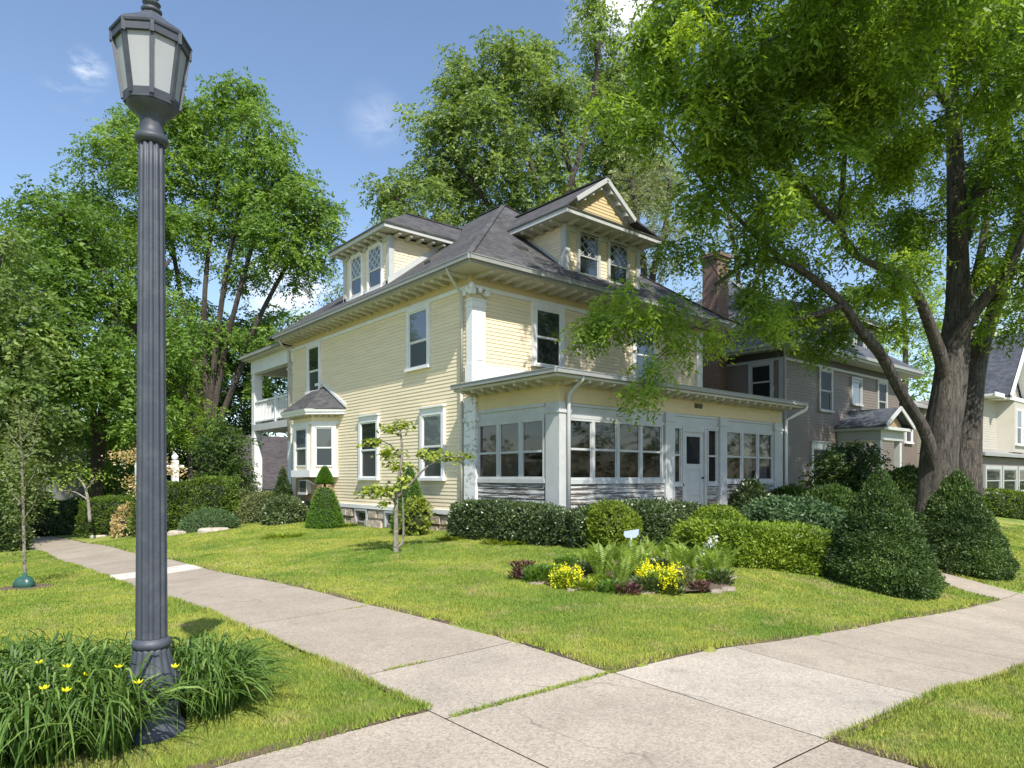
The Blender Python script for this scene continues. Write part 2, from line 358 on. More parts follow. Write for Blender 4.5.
for px,py,rad,k in ((88,70,.028,.75),(66,84,.035,.35),(622,2,.08,1.7),(650,30,.05,.8),(290,290,.09,1.3),(376,118,.05,.22),(1012,300,.08,.8)):
    d=skydir(px,py); dv=N(nt,'ShaderNodeVectorMath',operation='DISTANCE'); dv.inputs[1].default_value=tuple(d)
    nv=N(nt,'ShaderNodeVectorMath',operation='NORMALIZE'); nt.links.new(tc.outputs['Generated'],nv.inputs[0]); nt.links.new(nv.outputs[0],dv.inputs[0])
    mr=N(nt,'ShaderNodeMapRange',interpolation_type='SMOOTHSTEP'); mr.inputs['From Min'].default_value=0; mr.inputs['From Max'].default_value=rad; mr.inputs['To Min'].default_value=k; mr.inputs['To Max'].default_value=0
    nt.links.new(dv.outputs['Value'],mr.inputs['Value'])
    if tot is None: tot=mr.outputs[0]
    else:
        mm=N(nt,'ShaderNodeMath',operation='MAXIMUM'); nt.links.new(tot,mm.inputs[0]); nt.links.new(mr.outputs[0],mm.inputs[1]); tot=mm.outputs[0]
mu=N(nt,'ShaderNodeMath',operation='MULTIPLY',use_clamp=True); nt.links.new(tot,mu.inputs[0]); nt.links.new(cl,mu.inputs[1])
skyc=mix(nt,mu.outputs[0],sky.outputs[0],(6.6,6.7,6.9))
nt.links.new(skyc,bg.inputs[0]); bg.inputs[1].default_value=.15
sd=bpy.data.lights.new('sun','SUN'); sd.energy=4.7; sd.angle=R(.53); sd.color=(1,.955,.88)
so=bpy.data.objects.new('sun',sd); COL.objects.link(so); so.location=(-10,-30,40)
from mathutils import Vector
so.rotation_euler=Vector(tuple(-SUN)).to_track_quat('-Z','Y').to_euler()
cd=bpy.data.cameras.new('camera'); cam=bpy.data.objects.new('camera',cd); COL.objects.link(cam); sc.camera=cam
cd.sensor_width=36; cd.lens=F/1024*36; cd.shift_y=(YH-384)/1024; cd.clip_end=2000; cd.clip_start=.05
cam.location=(CX,CY,CZ); cam.rotation_euler=(R(90),0,-YAW)
sc.view_settings.view_transform='Standard'; sc.view_settings.look='None'; sc.view_settings.gamma=1; sc.view_settings.exposure=.55
sc.cycles.max_bounces=8; sc.cycles.transparent_max_bounces=16; sc.cycles.use_denoising=True
# ------------------------------------------------------------------ ground and walks
XL0,XL1=-7.85,-6.2; YB0,YB1=-12.05,-10.28
def onpath(x,y,m=0.0):
    a=(x>XL0-m)&(x<XL1+m)&(y<30)
    b=(y>YB0-m)&(y<np.where(x<XL0+.1,-10.07,YB1)+m)&(x<45)
    c=(x>4.2-m)&(x<5.5+m)&(y>YB1-.1)&(y<-3.6)
    return a|b|c
def axis(segs):
    out=[]
    for a,b,s in segs: out+=list(np.arange(a,b,s))
    out.append(segs[-1][1]); return np.array(out)
ax=axis([(-400,-60,40),(-60,-18,2),(-18,-12,.4),(-12,7,.1),(7,16,.35),(16,60,2),(60,400,40)])
ay=axis([(-400,-60,40),(-60,-22,2),(-22,-14.5,.4),(-14.5,-2,.1),(-2,28,.25),(28,70,2),(70,400,40)])
gx,gy=np.meshgrid(ax,ay); z=GG(gx,gy).reshape(gx.shape)
jit=.03*np.sin(gx*9.1+1.7*np.sin(gy*5.3))*np.cos(gy*7.7+gx*3.1)
pm=onpath(gx+jit,gy+jit,.0)
hum=.012*np.sin(gx*2.3+gy*1.1)+.01*np.sin(gy*3.7-gx*1.9)
z=np.where(pm,z-.035,z+.022+hum)
V=np.c_[gx.ravel(),gy.ravel(),z.ravel()]; ny,nx=gx.shape
idx=np.arange(nx*ny).reshape(ny,nx); Fq=np.stack([idx[:-1,:-1],idx[:-1,1:],idx[1:,1:],idx[1:,:-1]],-1).reshape(-1,4)
me=bpy.data.meshes.new('ground'); me.vertices.add(len(V)); me.vertices.foreach_set('co',V.astype(np.float32).ravel())
me.loops.add(Fq.size); me.loops.foreach_set('vertex_index',Fq.ravel().astype(np.int32)); me.polygons.add(len(Fq))
me.polygons.foreach_set('loop_start',np.arange(len(Fq),dtype=np.int32)*4); me.polygons.foreach_set('loop_total',np.full(len(Fq),4,dtype=np.int32)); me.polygons.foreach_set('use_smooth',np.ones(len(Fq),dtype=bool))
me.materials.append(M['lawn']); me.update(calc_edges=True); go=bpy.data.objects.new('ground',me); COL.objects.link(go); tag(go,kind='structure')
def slabs(name,rects,gap=.005):
    vs=[];ti=[]
    for (x0,x1,y0,y1,t) in rects:
        x0+=gap;x1-=gap;y0+=gap;y1-=gap
        nx=max(1,int(round((x1-x0)/.45)));ny=max(1,int(round((y1-y0)/.45)))
        xs=np.linspace(x0,x1,nx+1);ys=np.linspace(y0,y1,ny+1); X,Y=np.meshgrid(xs,ys); Z=GG(X,Y).reshape(X.shape)+.006
        for i in range(ny):
            for j in range(nx):
                vs+=[(X[i,j],Y[i,j],Z[i,j]),(X[i,j+1],Y[i,j+1],Z[i,j+1]),(X[i+1,j+1],Y[i+1,j+1],Z[i+1,j+1]),(X[i+1,j],Y[i+1,j],Z[i+1,j])]; ti.append(t)
    return tag(rawmesh(name,np.array(vs),4,'concrete',np.array(ti)),kind='structure')
ra=[]
ys=[YB1,-9.05,-6.25,-3.3,-.9]; y=-.9
tn=[.62,.45,.35,.4]
for i in range(4): ra.append((XL0,XL1,ys[i],ys[i+1],tn[i]))
ra.append((XL0,XL1,-.9,.9,.3)); ra.append((XL0,XL1,.9,2.0,1.0)); y=2.0
while y<30: ra.append((XL0,XL1,y,y+1.75,random.uniform(.2,.45))); y+=1.75
ra.append((XL0,XL1,-13.9,YB0,.45)); ra.append((XL0,XL1,-20,-13.9,.4))
slabs('sidewalk',ra)
rb=[(XL0,XL1,YB0,YB1,.55),(-9.9,XL0,YB0,-10.07,.55),(-12.5,-9.9,YB0,-10.07,.5),(XL1,-4.45,YB0,YB1,.80),(-4.45,-3.0,YB0,YB1,.5),(-3.0,-1.5,YB0,YB1,.45)]
x=-1.5
while x<45: rb.append((x,x+1.6,YB0,YB1,random.uniform(.35,.5))); x+=1.6
slabs('pavement',rb)
rc=[];y=YB1
while y<-4: rc.append((4.2,5.5,y,min(y+1.5,-3.6),random.uniform(.3,.5))); y+=1.5
slabs('path',rc)
# worn soil edges where turf meets the slabs
def soil_edge(p,q,side):
    p=np.array(p,float);q=np.array(q,float);L_=np.linalg.norm(q-p);n=int(L_/.12)+1;t=np.linspace(0,1,n);P=p+(q-p)*t[:,None]
    nn=np.array(side,float); w0=.012+.010*np.sin(t*L_*3.1)+.012*rng.random(n); w1=.03+.02*np.sin(t*L_*1.7+1)+.02*rng.random(n)
    A_=P-nn*np.maximum(w0,.002)[:,None]; B_=P+nn*w1[:,None]; za=GG(A_[:,0],A_[:,1])+.0105; zb=GG(B_[:,0],B_[:,1])+.03
    return np.concatenate([np.array([(*A_[i],za[i]),(*A_[i+1],za[i+1]),(*B_[i+1],zb[i+1]),(*B_[i],zb[i])]) for i in range(n-1)])
Ve=np.concatenate([soil_edge((XL1,YB1),(XL1,28),(1,0)),soil_edge((XL0,-10.05),(XL0,28),(-1,0)),soil_edge((XL1,YB1),(4.1,YB1),(0,1)),soil_edge((XL1,YB0),(20,YB0),(0,-1)),soil_edge((-12,-10.07),(XL0,-10.07),(0,1)),soil_edge((XL1,-19),(XL1,YB0),(1,0))])
tag(rawmesh('ground_edge_soil',Ve,4,'soil'),kind='structure')
# street behind the camera
mb=MB(); mb.quad((-60,-40,-.06),(60,-40,-.06),(60,-20.5,-.06),(-60,-20.5,-.06)); 
tag(mb.build('road',paint('asphalt',(.05,.05,.052),.2,.9,3)),kind='structure')
# grass blades
def bedmask(x,y):
    u=(x+2.15)*.90+(y+6.95)*(-.43); v=(x+2.15)*.43+(y+6.95)*.90
    return (u/1.68)**2+(v/1.46)**2<1
def make_grass(n,name):
    r=2.6+ (rng.random(n)**1.25)*26
    th=YAW+ (rng.random(n)-.5)*R(86)
    x=CX+r*np.sin(th); y=CY+r*np.cos(th)
    keep=~onpath(x,y,-.035+.06*(rng.random(n)**2)) & ~((x>-.1)&(x<10)&(y>-3.3)&(y<16)) & ~((bedmask(x,y))&(rng.random(n)<.85)) & ~((np.hypot(x+9.4,y+9.35)<.24))
    x=x[keep];y=y[keep];r=r[keep];m=len(x)
    z=GG(x,y)+.012+.012*np.sin(x*2.3+y*1.1)+.01*np.sin(y*3.7-x*1.9)
    clump=.5+.5*np.sin(x*5.1+2*np.sin(y*3.3))*np.sin(y*6.3+x)
    edge=onpath(x,y,.10)
    h=(.017+.020*rng.random(m)+.012*clump)*(1+.5*edge)
    a=rng.random(m)*2*np.pi; lean=.6*rng.random(m)+.15
    wd=.0013+.00075*r
    P=np.c_[x,y,z]; S=np.c_[np.cos(a),np.sin(a),np.zeros(m)]*wd[:,None]
    a2=rng.random(m)*2*np.pi; T=P+np.c_[np.cos(a2)*h*lean,np.sin(a2)*h*lean,h]
    V=np.stack([P-S,P+S,T],1).reshape(-1,3)
    t=np.clip(.5+.25*rng.standard_normal(m),0,1)
    return tag(rawmesh(name,V,3,'blade',t),'short mown grass of the lawn','grass',kind='stuff')
make_grass(1100000,'grass')
# weeds in the joint between walk slabs and crown of tufts at edges
def tufts(n,xa,xb,ya,yb):
    x=rng.uniform(xa,xb,n);y=rng.uniform(ya,yb,n);z=GG(x,y); h=.01+.03*rng.random(n); a=rng.random(n)*6.28
    S=np.c_[np.cos(a),np.sin(a),0*a]*.005; P=np.c_[x,y,z]; T=P+np.c_[np.cos(a+1)*h,np.sin(a+1)*h,h]
    return np.stack([P-S,P+S,T],1).reshape(-1,3)
Vt=np.concatenate([tufts(1100,-7.8,-6.25,YB1-.02,YB1+.03),tufts(160,-7.6,-7.2,-9.06,-9.03),tufts(60,-6.6,-6.3,-6.27,-6.23)])
tag(rawmesh('weeds',Vt,3,'blade',np.clip(rng.random(len(Vt)//3),0,1)),'thin weeds growing in the sidewalk joints','weeds',kind='stuff')
# ------------------------------------------------------------------ architectural helpers
class Fr:
    """wall frame: a along the wall, n outward"""
    def __init__(s,o,a,n): s.o=np.array(o,float);s.a=np.array((*a,0),float);s.n=np.array((*n,0),float)
    def p(s,a,n,z): return s.o+s.a*a+s.n*n+np.array((0,0,z))
    def box(s,mb,a0,a1,n0,n1,z0,z1):
        return mb.hexa([s.p(a0,n1,z0),s.p(a1,n1,z0),s.p(a1,n0,z0),s.p(a0,n0,z0),s.p(a0,n1,z1),s.p(a1,n1,z1),s.p(a1,n0,z1),s.p(a0,n0,z1)])
def siding(mb,fr,z0,z1,rng_fn,e=.1,d=.016,holes=()):
    z=z0
    while z<z1-1e-4:
        zt=min(z+e,z1); zm=(z+zt)/2
        a,b=rng_fn(zm); spans=[(a,b)]
        for (h0,h1,hz0,hz1) in holes:
            if hz0<zm<hz1:
                ns=[]
                for (p,q) in spans:
                    if h1<=p or h0>=q: ns.append((p,q))
                    else:
                        if h0>p: ns.append((p,h0))
                        if h1<q: ns.append((h1,q))
                spans=ns
        for (p,q) in spans:
            if q-p<.01: continue
            mb.quad(fr.p(p,d,z),fr.p(q,d,z),fr.p(q,.003,zt),fr.p(p,.003,zt))
            mb.quad(fr.p(p,.0,z),fr.p(q,.0,z),fr.p(q,d,z),fr.p(p,d,z))
        z=zt
    return mb
def window(par,fr,a0,a1,z0,z1,case=.11,split=.48,up='glassU',lo='glassS',trim='white',sill=True,hood=0,lattice=False,label=None,depth=.08,s=.042):
    mb=MB(); c=case
    fr.box(mb,a0,a0+c,0,depth,z0,z1); fr.box(mb,a1-c,a1,0,depth,z0,z1); fr.box(mb,a0+c,a1-c,0,depth+.006,z1-c-hood,z1); 
    if hood: fr.box(mb,a0-.03,a1+.03,0,depth+.05,z1,z1+.045)
    if sill: fr.box(mb,a0-.03,a1+.03,0,depth+.05,z0-.05,z0+.03)
    o=mb.build('window',trim,par)
    if label:o['label']=label
    zi0=z0+.03 if sill else z0+c; zi1=z1-c-hood; zm=zi0+(zi1-zi0)*split
    def sash(za,zb,n,mat,pm,nm):
        m=MB(); A0=a0+c;A1=a1-c
        fr.box(m,A0,A0+s,.0,n,za,zb);fr.box(m,A1-s,A1,.0,n,za,zb);fr.box(m,A0+s,A1-s,0,n-.002,za,za+s);fr.box(m,A0+s,A1-s,0,n-.002,zb-s,zb)
        if lattice and nm:
            w_=A1-A0-2*s; h_=zb-za-2*s; k=2.5
            cw=w_/k; ch=h_/2.5
            for i in range(-3,4):
                for sg in (1,-1):
                    pts=[]
                    for t in np.linspace(-1,1,2): pass
                    # clipped diagonal
                    x_0=i*cw; L=[]
                    for (u,v) in ((x_0,0),(x_0+h_/ch*cw,h_)):
                        L.append((u,v))
                    (u0,v0),(u1,v1)=L
                    lo_t=max(0,(0-u0)/(u1-u0)); hi_t=min(1,(w_-u0)/(u1-u0))
                    if hi_t-lo_t<.02: continue
                    q=[(u0+(u1-u0)*t,v0+(v1-v0)*t) for t in (lo_t,hi_t)]
                    if sg<0: q=[(w_-u,v) for u,v in q]
                    pa=fr.p(A0+s+q[0][0],n*.9,za+s+q[0][1]); pb=fr.p(A0+s+q[1][0],n*.9,za+s+q[1][1])
                    m.bar(pa,pb,.017,.016,up=tuple(fr.n))
        m.build('sash',trim,o)
        g=MB(); gn=n-.018; g.quad(fr.p(A0+s,gn,za+s),fr.p(A1-s,gn,za+s),fr.p(A1-s,gn,zb-s),fr.p(A0+s,gn,zb-s)); g.build('pane',pm,o)
    sash(zi0,zm,.045,trim,lo,False); sash(zm-.02,zi1,.062,trim,up,True)
    return o
def tri_prism(mb,A,B,C,t):
    """roof slab from polygon with thickness t downwards"""
def slab_roof(mb,poly,t=.06):
    n=len(poly); b=len(mb.v); P=[tuple(map(float,p)) for p in poly]
    mb.v+=P+[(x,y,z-t) for x,y,z in P]
    mb.f.append(tuple(range(b,b+n))); mb.f.append(tuple(range(b+n,b+2*n))[::-1])
    for i in range(n): j=(i+1)%n; mb.f.append((b+i,b+n+i,b+n+j,b+j))
    return mb
_bm={}
def brackets(par,fr,a_list,n0,n1,z0,z1,w_=.11,name='bracket',mat='soffit'):
    """scroll-ended modillions hung under an eave, one mesh shared by all"""
    key=(round(n1-n0,3),round(z1-z0,3),w_,tuple(fr.a[:2]),mat)
    if key not in _bm:
        mb=MB(); L=n1-n0; h=z1-z0; f0=Fr((0,0,0),fr.a[:2],fr.n[:2])
        prof=[(0,0),(0,-h),(L*.35,-h*.9),(L*.7,-h*.55),(L*.9,-h*.75),(L,-h*.5),(L,0)]
        r1=[f0.p(-w_/2,n,z) for n,z in prof]; r2=[f0.p(w_/2,n,z) for n,z in prof]
        mb.ring([r1,r2]); me=bpy.data.meshes.new(name); me.from_pydata(mb.v,[],mb.f); me.materials.append(M[mat]); _bm[key]=me
    for a in a_list:
        o=bpy.data.objects.new(name,_bm[key]); COL.objects.link(o); o.location=tuple(fr.p(a,n0,z1)); adopt(o,par)
def capital(mb,x0,x1,y0,y1,z0,z1):
    mb.box(x0-.05,x1+.05,y0-.05,y1+.05,z1-.07,z1)
    mb.box(x0-.02,x1+.02,y0-.02,y1+.02,z0,z0+.05)
    for cx in (x0,x1): mb.ring([[(cx+.085*math.cos(t),yy,z1-.16+.085*math.sin(t)) for t in np.linspace(0,6.283,13)[:-1]] for yy in (y0-.075,y0+.04)])
    for cy in (y0,y1): mb.ring([[(xx,cy+.085*math.cos(t),z1-.16+.085*math.sin(t)) for t in np.linspace(0,6.283,13)[:-1]] for xx in (x0-.075,x0+.04)])
    mb.ico(((x0+x1)/2,y0-.06,z1-.10),.07,1.4); mb.ico((x0-.06,(y0+y1)/2,z1-.10),.06,1.4); mb.ico((x0-.05,y0-.05,z1-.04),.07,1.5)
def gutterbar(mb,pts,w_=.13,h=.12):
    for p,q in zip(pts[:-1],pts[1:]):
        mb.bar(p,q,w_,h)
# ------------------------------------------------------------------ THE YELLOW HOUSE
H=thing('yellow_house','large two-storey yellow clapboard house with white trim, corner porch and two dormers','house',(5,5.7,G(5,5)))
FW=Fr((0,0,0),(0,1),(-1,0)); FS=Fr((0,0,0),(1,0),(0,-1)); FE=Fr((10,0,0),(0,1),(1,0))
WY=11.5
mb=MB(); mb.box(.03,9.97,.03,WY,.0,6.85); mb.build('core_wall','dark',H)
mb=MB(); siding(mb,FW,.72,6.42,lambda z:(0,WY)); mb.quad((0,0,.7),(0,WY,.7),(0,WY,6.5),(0,0,6.5)); mb.build('wall','siding',H)
mb=MB(); siding(mb,FS,.72,6.42,lambda z:(0,10)); mb.quad((0,0,.7),(10,0,.7),(10,0,6.5),(0,0,6.5)); mb.build('wall','siding',H)
mb=MB(); siding(mb,FE,.72,6.42,lambda z:(0,WY)); mb.quad((10,0,.7),(10,WY,.7),(10,WY,6.5),(10,0,6.5)); mb.quad((0,WY,.7),(10,WY,.7),(10,WY,6.5),(0,WY,6.5)); mb.build('wall','siding',H)
# foundation of rough stone blocks
mb=MB(); mb.box(.0,9.9,.0,WY,-.5,.60)
for row in range(3):
    zz=-.28+row*.29; y=.02+random.random()*.2
    while y<WY-.1:
        L=random.uniform(.38,.62); 
        if not (3.5<y+L/2<4.35 and row>0) and not (5.35<y+L/2<6.3 and row>0):
            o_=random.uniform(.03,.09); mb.hexa([(-.02,y,zz),(.1,y,zz),(.1,y+L-.025,zz),(-.02,y+L-.025,zz),(-.02,y,zz+.265),(.1,y,zz+.265),(.1,y+L-.025,zz+.265),(-.02,y+L-.025,zz+.265)])
            mb.box(-.02-o_,-.019,y+.03,y+L-.055,zz+.03,zz+.235)
        y+=L
mb.build('foundation','stone',H)
mb=MB(); mb.box(-.10,.0,-.0,WY,.60,.72); mb.build('water_table','white',H)
for a,b in ((3.5,4.3),(5.4,6.25)):
    o=window(H,FW,a,b,.08,.58,case=.07,split=.98,up='glassD',lo='glassD',trim='greytrim',sill=False,depth=.09)
# frieze and trim
mb=MB(); mb.box(-.05,.0,0,WY,6.42,6.53); mb.box(0,10,-.05,.0,6.42,6.53); mb.box(-.06,0,-.06,0,6.42,6.53); mb.box(10,10.05,-.05,WY,6.42,6.53)
mb.build('frieze_trim','white',H)
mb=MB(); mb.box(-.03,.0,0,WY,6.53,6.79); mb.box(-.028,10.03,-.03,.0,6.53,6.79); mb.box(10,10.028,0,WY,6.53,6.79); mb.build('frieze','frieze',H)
# eaves
O=.62; OY=.80
mb=MB(); mb.box(-O,10+O,-OY,WY+.2,6.79,6.85); mb.build('soffit','soffit',H)
mb=MB()
for p,q in (((-O-.04,-OY-.04,6.915),(10+O,-OY-.04,6.915)),((-O-.04,-OY-.04,6.916),(-O-.04,WY+.2,6.916)),((10+O+.04,-OY,6.915),(10+O+.04,WY,6.915))):
    mb.bar(p,q,.12,.11); mb.bar((p[0],p[1],p[2]+.06),(q[0],q[1],q[2]+.06),.15,.02)
mb.build('gutter','gutter',H)
mb=MB(); mb.box(-O-.03,10+O+.03,-OY-.03,-OY,6.80,6.86); mb.box(-O-.03,-O,-OY,WY+.2,6.80,6.86); mb.build('fascia','gutter',H)
brackets(H,FW,np.arange(.15,WY,.42),.03,O-.08,6.68,6.79)
brackets(H,FS,np.arange(.15,10,.42),.03,OY-.08,6.68,6.79)
# main roof
S=.757; zr=6.98
C0=(-O-.04,-OY-.04,zr);C1=(10+O,-OY-.04,zr);C2=(10+O,WY+.9,zr);C3=(-O-.04,WY+.9,zr)
AP=(5.3,5.15,11.5); BP=(5.3,WY+.9-5.9,AP[2])
mb=MB(); slab_roof(mb,[C0,C1,AP]);slab_roof(mb,[C3,C0,AP,BP]);slab_roof(mb,[C1,C2,BP,AP]);slab_roof(mb,[C2,C3,BP])
mb.bar(AP,BP,.18,.03)
for c in (C0,C1): mb.bar((c[0],c[1],c[2]+.012),(AP[0],AP[1],AP[2]+.012),.16,.02)
mb.build('roof','shingle',H)
def main_z_south(y): return zr+(y+O)*S
# roof vents
for (x,y,n) in ((2.3,.75,'s'),(1.0,7.9,'w'),(.55,2.6,'w')):
    zz=zr+((y+OY) if n=='s' else (x+O))*S; mb=MB()
    k=.19; 
    if n=='s': mb.hexa([(x-k,y-k,zz-k*S),(x+k,y-k,zz-k*S),(x+k,y+k,zz+k*S),(x-k,y+k,zz+k*S),(x-k*.8,y-k,zz-k*S+.12),(x+k*.8,y-k,zz-k*S+.12),(x+k*.7,y+k,zz+k*S+.04),(x-k*.7,y+k,zz+k*S+.04)])
    else: mb.hexa([(x-k,y-k,zz-k*S),(x+k,y-k,zz+k*S),(x+k,y+k,zz+k*S),(x-k,y+k,zz-k*S),(x-k,y-k*.8,zz-k*S+.12),(x+k,y-k*.7,zz+k*S+.04),(x+k,y+k*.7,zz+k*S+.04),(x-k,y+k*.8,zz-k*S+.12)])
    mb.build('roof_vent','darktrim',H)
# ---- front dormer with pedimented gable
D=MB(); D.box(3.44,6.56,.04,3.4,7.3,9.0); dm=D.build('dormer','dark',H); dm['label']='front dormer with pointed gable'
FD=Fr((3.4,0.0,0),(1,0),(0,-1)); FDl=Fr((3.4,0,0),(0,1),(-1,0)); FDr=Fr((6.6,0,0),(0,1),(1,0))
mb=MB(); siding(mb,FD,7.45,8.88,lambda z:(.12,3.08)); mb.quad((3.4,0.03,7.4),(6.6,.03,7.4),(6.6,.03,9),(3.4,.03,9))
for f in (FDl,FDr):
    siding(mb,f,7.45,8.9,lambda z:(.0,max(.02,(z-zr)/S-O+.15)))
mb.build('siding_wall','siding',dm)
mb=MB(); mb.box(3.34,3.52,-.06,.14,7.4,8.9); mb.box(6.48,6.66,-.06,.14,7.4,8.9); mb.box(3.4,6.6,-.05,0,7.38,7.6); mb.box(3.36,6.64,-.07,0,8.72,8.9)
mb.hexa([(3.36,-.1,7.42),(3.40,-.1,7.42),(3.40,2.3,9.2),(3.36,2.3,9.2),(3.36,-.1,7.62),(3.40,-.1,7.62),(3.40,2.3,9.42),(3.36,2.3,9.42)])
mb.build('corner_board','white2',dm)
mb=MB(); mb.box(2.86,6.96,-.6,3.2,8.93,8.98); mb.build('dormer_soffit','soffit',dm)
mb=MB(); mb.box(2.82,7.0,-.64,-.60,8.93,9.08); mb.box(2.82,2.86,-.6,2.2,8.93,9.06); mb.box(6.96,7.0,-.6,2.2,8.93,9.06); mb.build('fascia','white2',dm)
for a in np.arange(.0,3.3,.42):
    pass
brackets(dm,FD,np.arange(.05,3.3,.45),.06,.52,8.83,8.93,.10); brackets(dm,FDl,np.arange(.1,1.7,.42),.02,.5,8.83,8.93,.10)
gx0=4.91; pk=(gx0,10.58); dz=(pk[1]-9.10)/(gx0-2.8); hwg=1.30; gy0=-.24
mb=MB()
for s_ in (-1,1):
    P_=[(gx0+s_*2.11,-.66,9.10),(gx0+s_*hwg,gy0,pk[1]-hwg*dz),(gx0,gy0,pk[1]),(gx0,4.0,pk[1]),(gx0+s_*2.11,2.1,9.10)]
    slab_roof(mb,P_ if s_>0 else P_[::-1],.05)
slab_roof(mb,[(2.8,-.67,9.09),(7.02,-.67,9.09),(gx0+hwg,-.03,9.44),(gx0-hwg,-.03,9.44)],.04)
mb.bar((gx0,gy0,pk[1]+.02),(gx0,4.0,pk[1]+.02),.16,.04)
mb.build('dormer_roof','shingle',dm)
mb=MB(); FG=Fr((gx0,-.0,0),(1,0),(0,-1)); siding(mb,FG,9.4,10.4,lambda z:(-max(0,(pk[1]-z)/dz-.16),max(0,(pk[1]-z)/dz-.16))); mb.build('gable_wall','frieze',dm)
mb=MB()
for s_ in (-1,1):
    mb.bar((gx0,gy0-.01,pk[1]-.07),(gx0+s_*hwg,gy0-.01,pk[1]-.07-hwg*dz),.04,.13); mb.bar((gx0,-.12,pk[1]-.09),(gx0+s_*hwg,-.12,pk[1]-.09-hwg*dz),.22,.03)
    mb.bar((gx0,-.03,pk[1]-.20),(gx0+s_*hwg*.9,-.03,pk[1]-.20-.9*hwg*dz),.05,.16)
    for t in (.25,.6,.95): mb.box(gx0+s_*t-.06,gx0+s_*t+.06,-.22,-.05,pk[1]-t*dz-.24,pk[1]-t*dz-.1)
mb.build('rake_board','white2',dm)
for a0,a1 in ((3.83,4.79),(5.14,6.12)): window(H,Fr((0,-.01,0),(1,0),(0,-1)),a0,a1,7.52,8.86,s=.03,case=.085,split=.45,up='glassD',lo='glassD',lattice=True,trim='white2')
# ---- west dormer, hipped
D=MB(); D.box(.04,3.0,4.14,7.01,7.3,9.0); dw=D.build('dormer','dark',H); dw['label']='side dormer with hipped roof'
fw_=Fr((0,4.1,0),(0,1),(-1,0)); fs_=Fr((0,4.1,0),(1,0),(0,-1)); fn_=Fr((0,7.05,0),(1,0),(0,1))
mb=MB(); siding(mb,fw_,7.3,8.9,lambda z:(0,2.95)); mb.quad((.03,4.1,7.2),(.03,7.05,7.2),(.03,7.05,9),(.03,4.1,9))
for f in (fs_,fn_): siding(mb,f,7.3,8.9,lambda z:(0,max(.02,(z-zr)/S-O+.15)))
mb.build('siding_wall','siding',dw)
mb=MB(); mb.box(-.05,.13,4.05,4.24,7.3,8.9); mb.box(-.05,.1,6.92,7.1,7.3,8.9); mb.box(-.07,.0,4.06,7.09,8.78,8.9); mb.box(-.05,0,4.1,7.05,7.3,7.55)
mb.hexa([(-.08,4.06,7.42),(2.2,4.06,9.15),(2.2,4.10,9.15),(-.08,4.10,7.42),(-.08,4.06,7.62),(2.2,4.06,9.35),(2.2,4.10,9.35),(-.08,4.10,7.62)])
mb.build('corner_board','white2',dw)
mb=MB(); mb.box(-.38,2.9,3.72,7.35,8.97,9.02); mb.build('dormer_soffit','soffit',dw)
mb=MB(); mb.box(-.42,-.38,3.68,7.39,8.97,9.12); mb.box(-.38,2.4,3.68,3.72,8.97,9.12); mb.box(-.38,2.4,7.35,7.39,8.97,9.12); mb.build('fascia','white2',dw)
brackets(dw,fw_,np.arange(.1,2.95,.4),.02,.36,8.83,8.93,.09); brackets(dw,fs_,np.arange(.15,1.8,.4),.02,.36,8.83,8.93,.09)
mb=MB(); zd=9.13; ap=(1.45,5.54,10.34); rb_=(3.7,5.54,10.34)
slab_roof(mb,[(-.45,3.65,zd),ap,(-.45,7.43,zd)][::-1],.05); slab_roof(mb,[(-.45,3.65,zd),(2.2,3.65,zd),rb_,ap],.05); slab_roof(mb,[ap,rb_,(2.2,7.43,zd),(-.45,7.43,zd)],.05)
mb.bar(ap,rb_,.16,.04); mb.build('dormer_roof','shingle',dw)
for a0,a1,l in ((4.47,5.43,True),(5.74,6.62,True)): window(H,Fr((.01,0,0),(0,1),(-1,0)),a0,a1,7.42,8.84,s=.03,case=.08,split=.47,up='glassU',lo='glassD',lattice=True)
# ---- main windows, west face
window(H,FW,1.12,2.31,1.55,3.5,.13,.5,hood=.06); window(H,FW,4.70,5.97,1.55,3.52,.13,.5,up='glassD',hood=.06)
window(H,FW,1.85,3.03,4.68,6.42,.11,.46); window(H,FW,8.9,10.02,4.68,6.42,.11,.46,up='glassD')
window(H,FS,2.06,3.29,4.70,6.42,.15,.5,up='glassD',lo='glassD'); window(H,FS,6.3,7.53,4.70,6.42,.15,.5,up='glassD',lo='glassD')
# ---- corner pilaster (upper)
mb=MB(); mb.box(-.035,.40,-.10,.15,4.0,6.12); mb.box(-.06,.425,-.125,.175,4.0,4.5); mb.box(-.055,.42,-.12,.17,5.95,6.03); mb.box(.06,.31,-.112,-.10,4.6,5.85)
capital(mb,-.035,.40,-.10,.15,6.12,6.5); mb.build('corner_pilaster','white',H)
mb=MB(); mb.box(9.72,10.05,-.07,.25,4.35,6.42); mb.build('corner_board','white',H)
mb=MB(); mb.box(.43,9.72,-.07,.0,4.0,4.5); mb.build('base_board','white',H)
# ---- downspouts
mb=MB(); mb.tube([(-O-.04,.12,6.86),(-O-.02,.12,6.76),(-.35,.2,6.5),(-.11,.28,6.33),(-.09,.28,6.2),(-.09,.28,4.05)],.04,8); mb.build('downspout','soffit',H,True)
mb=MB(); mb.tube([(-.08,.30,3.95),(-.08,.30,.75)],.04,8); mb.build('downspout','soffit',H,True)
mb=MB(); mb.tube([(-O-.04,WY-.1,6.93),(-.4,WY,6.6),(-.12,WY+.08,6.45),(-.12,WY+.08,3.0)],.045,8); mb.build('downspout','soffit',H,True)
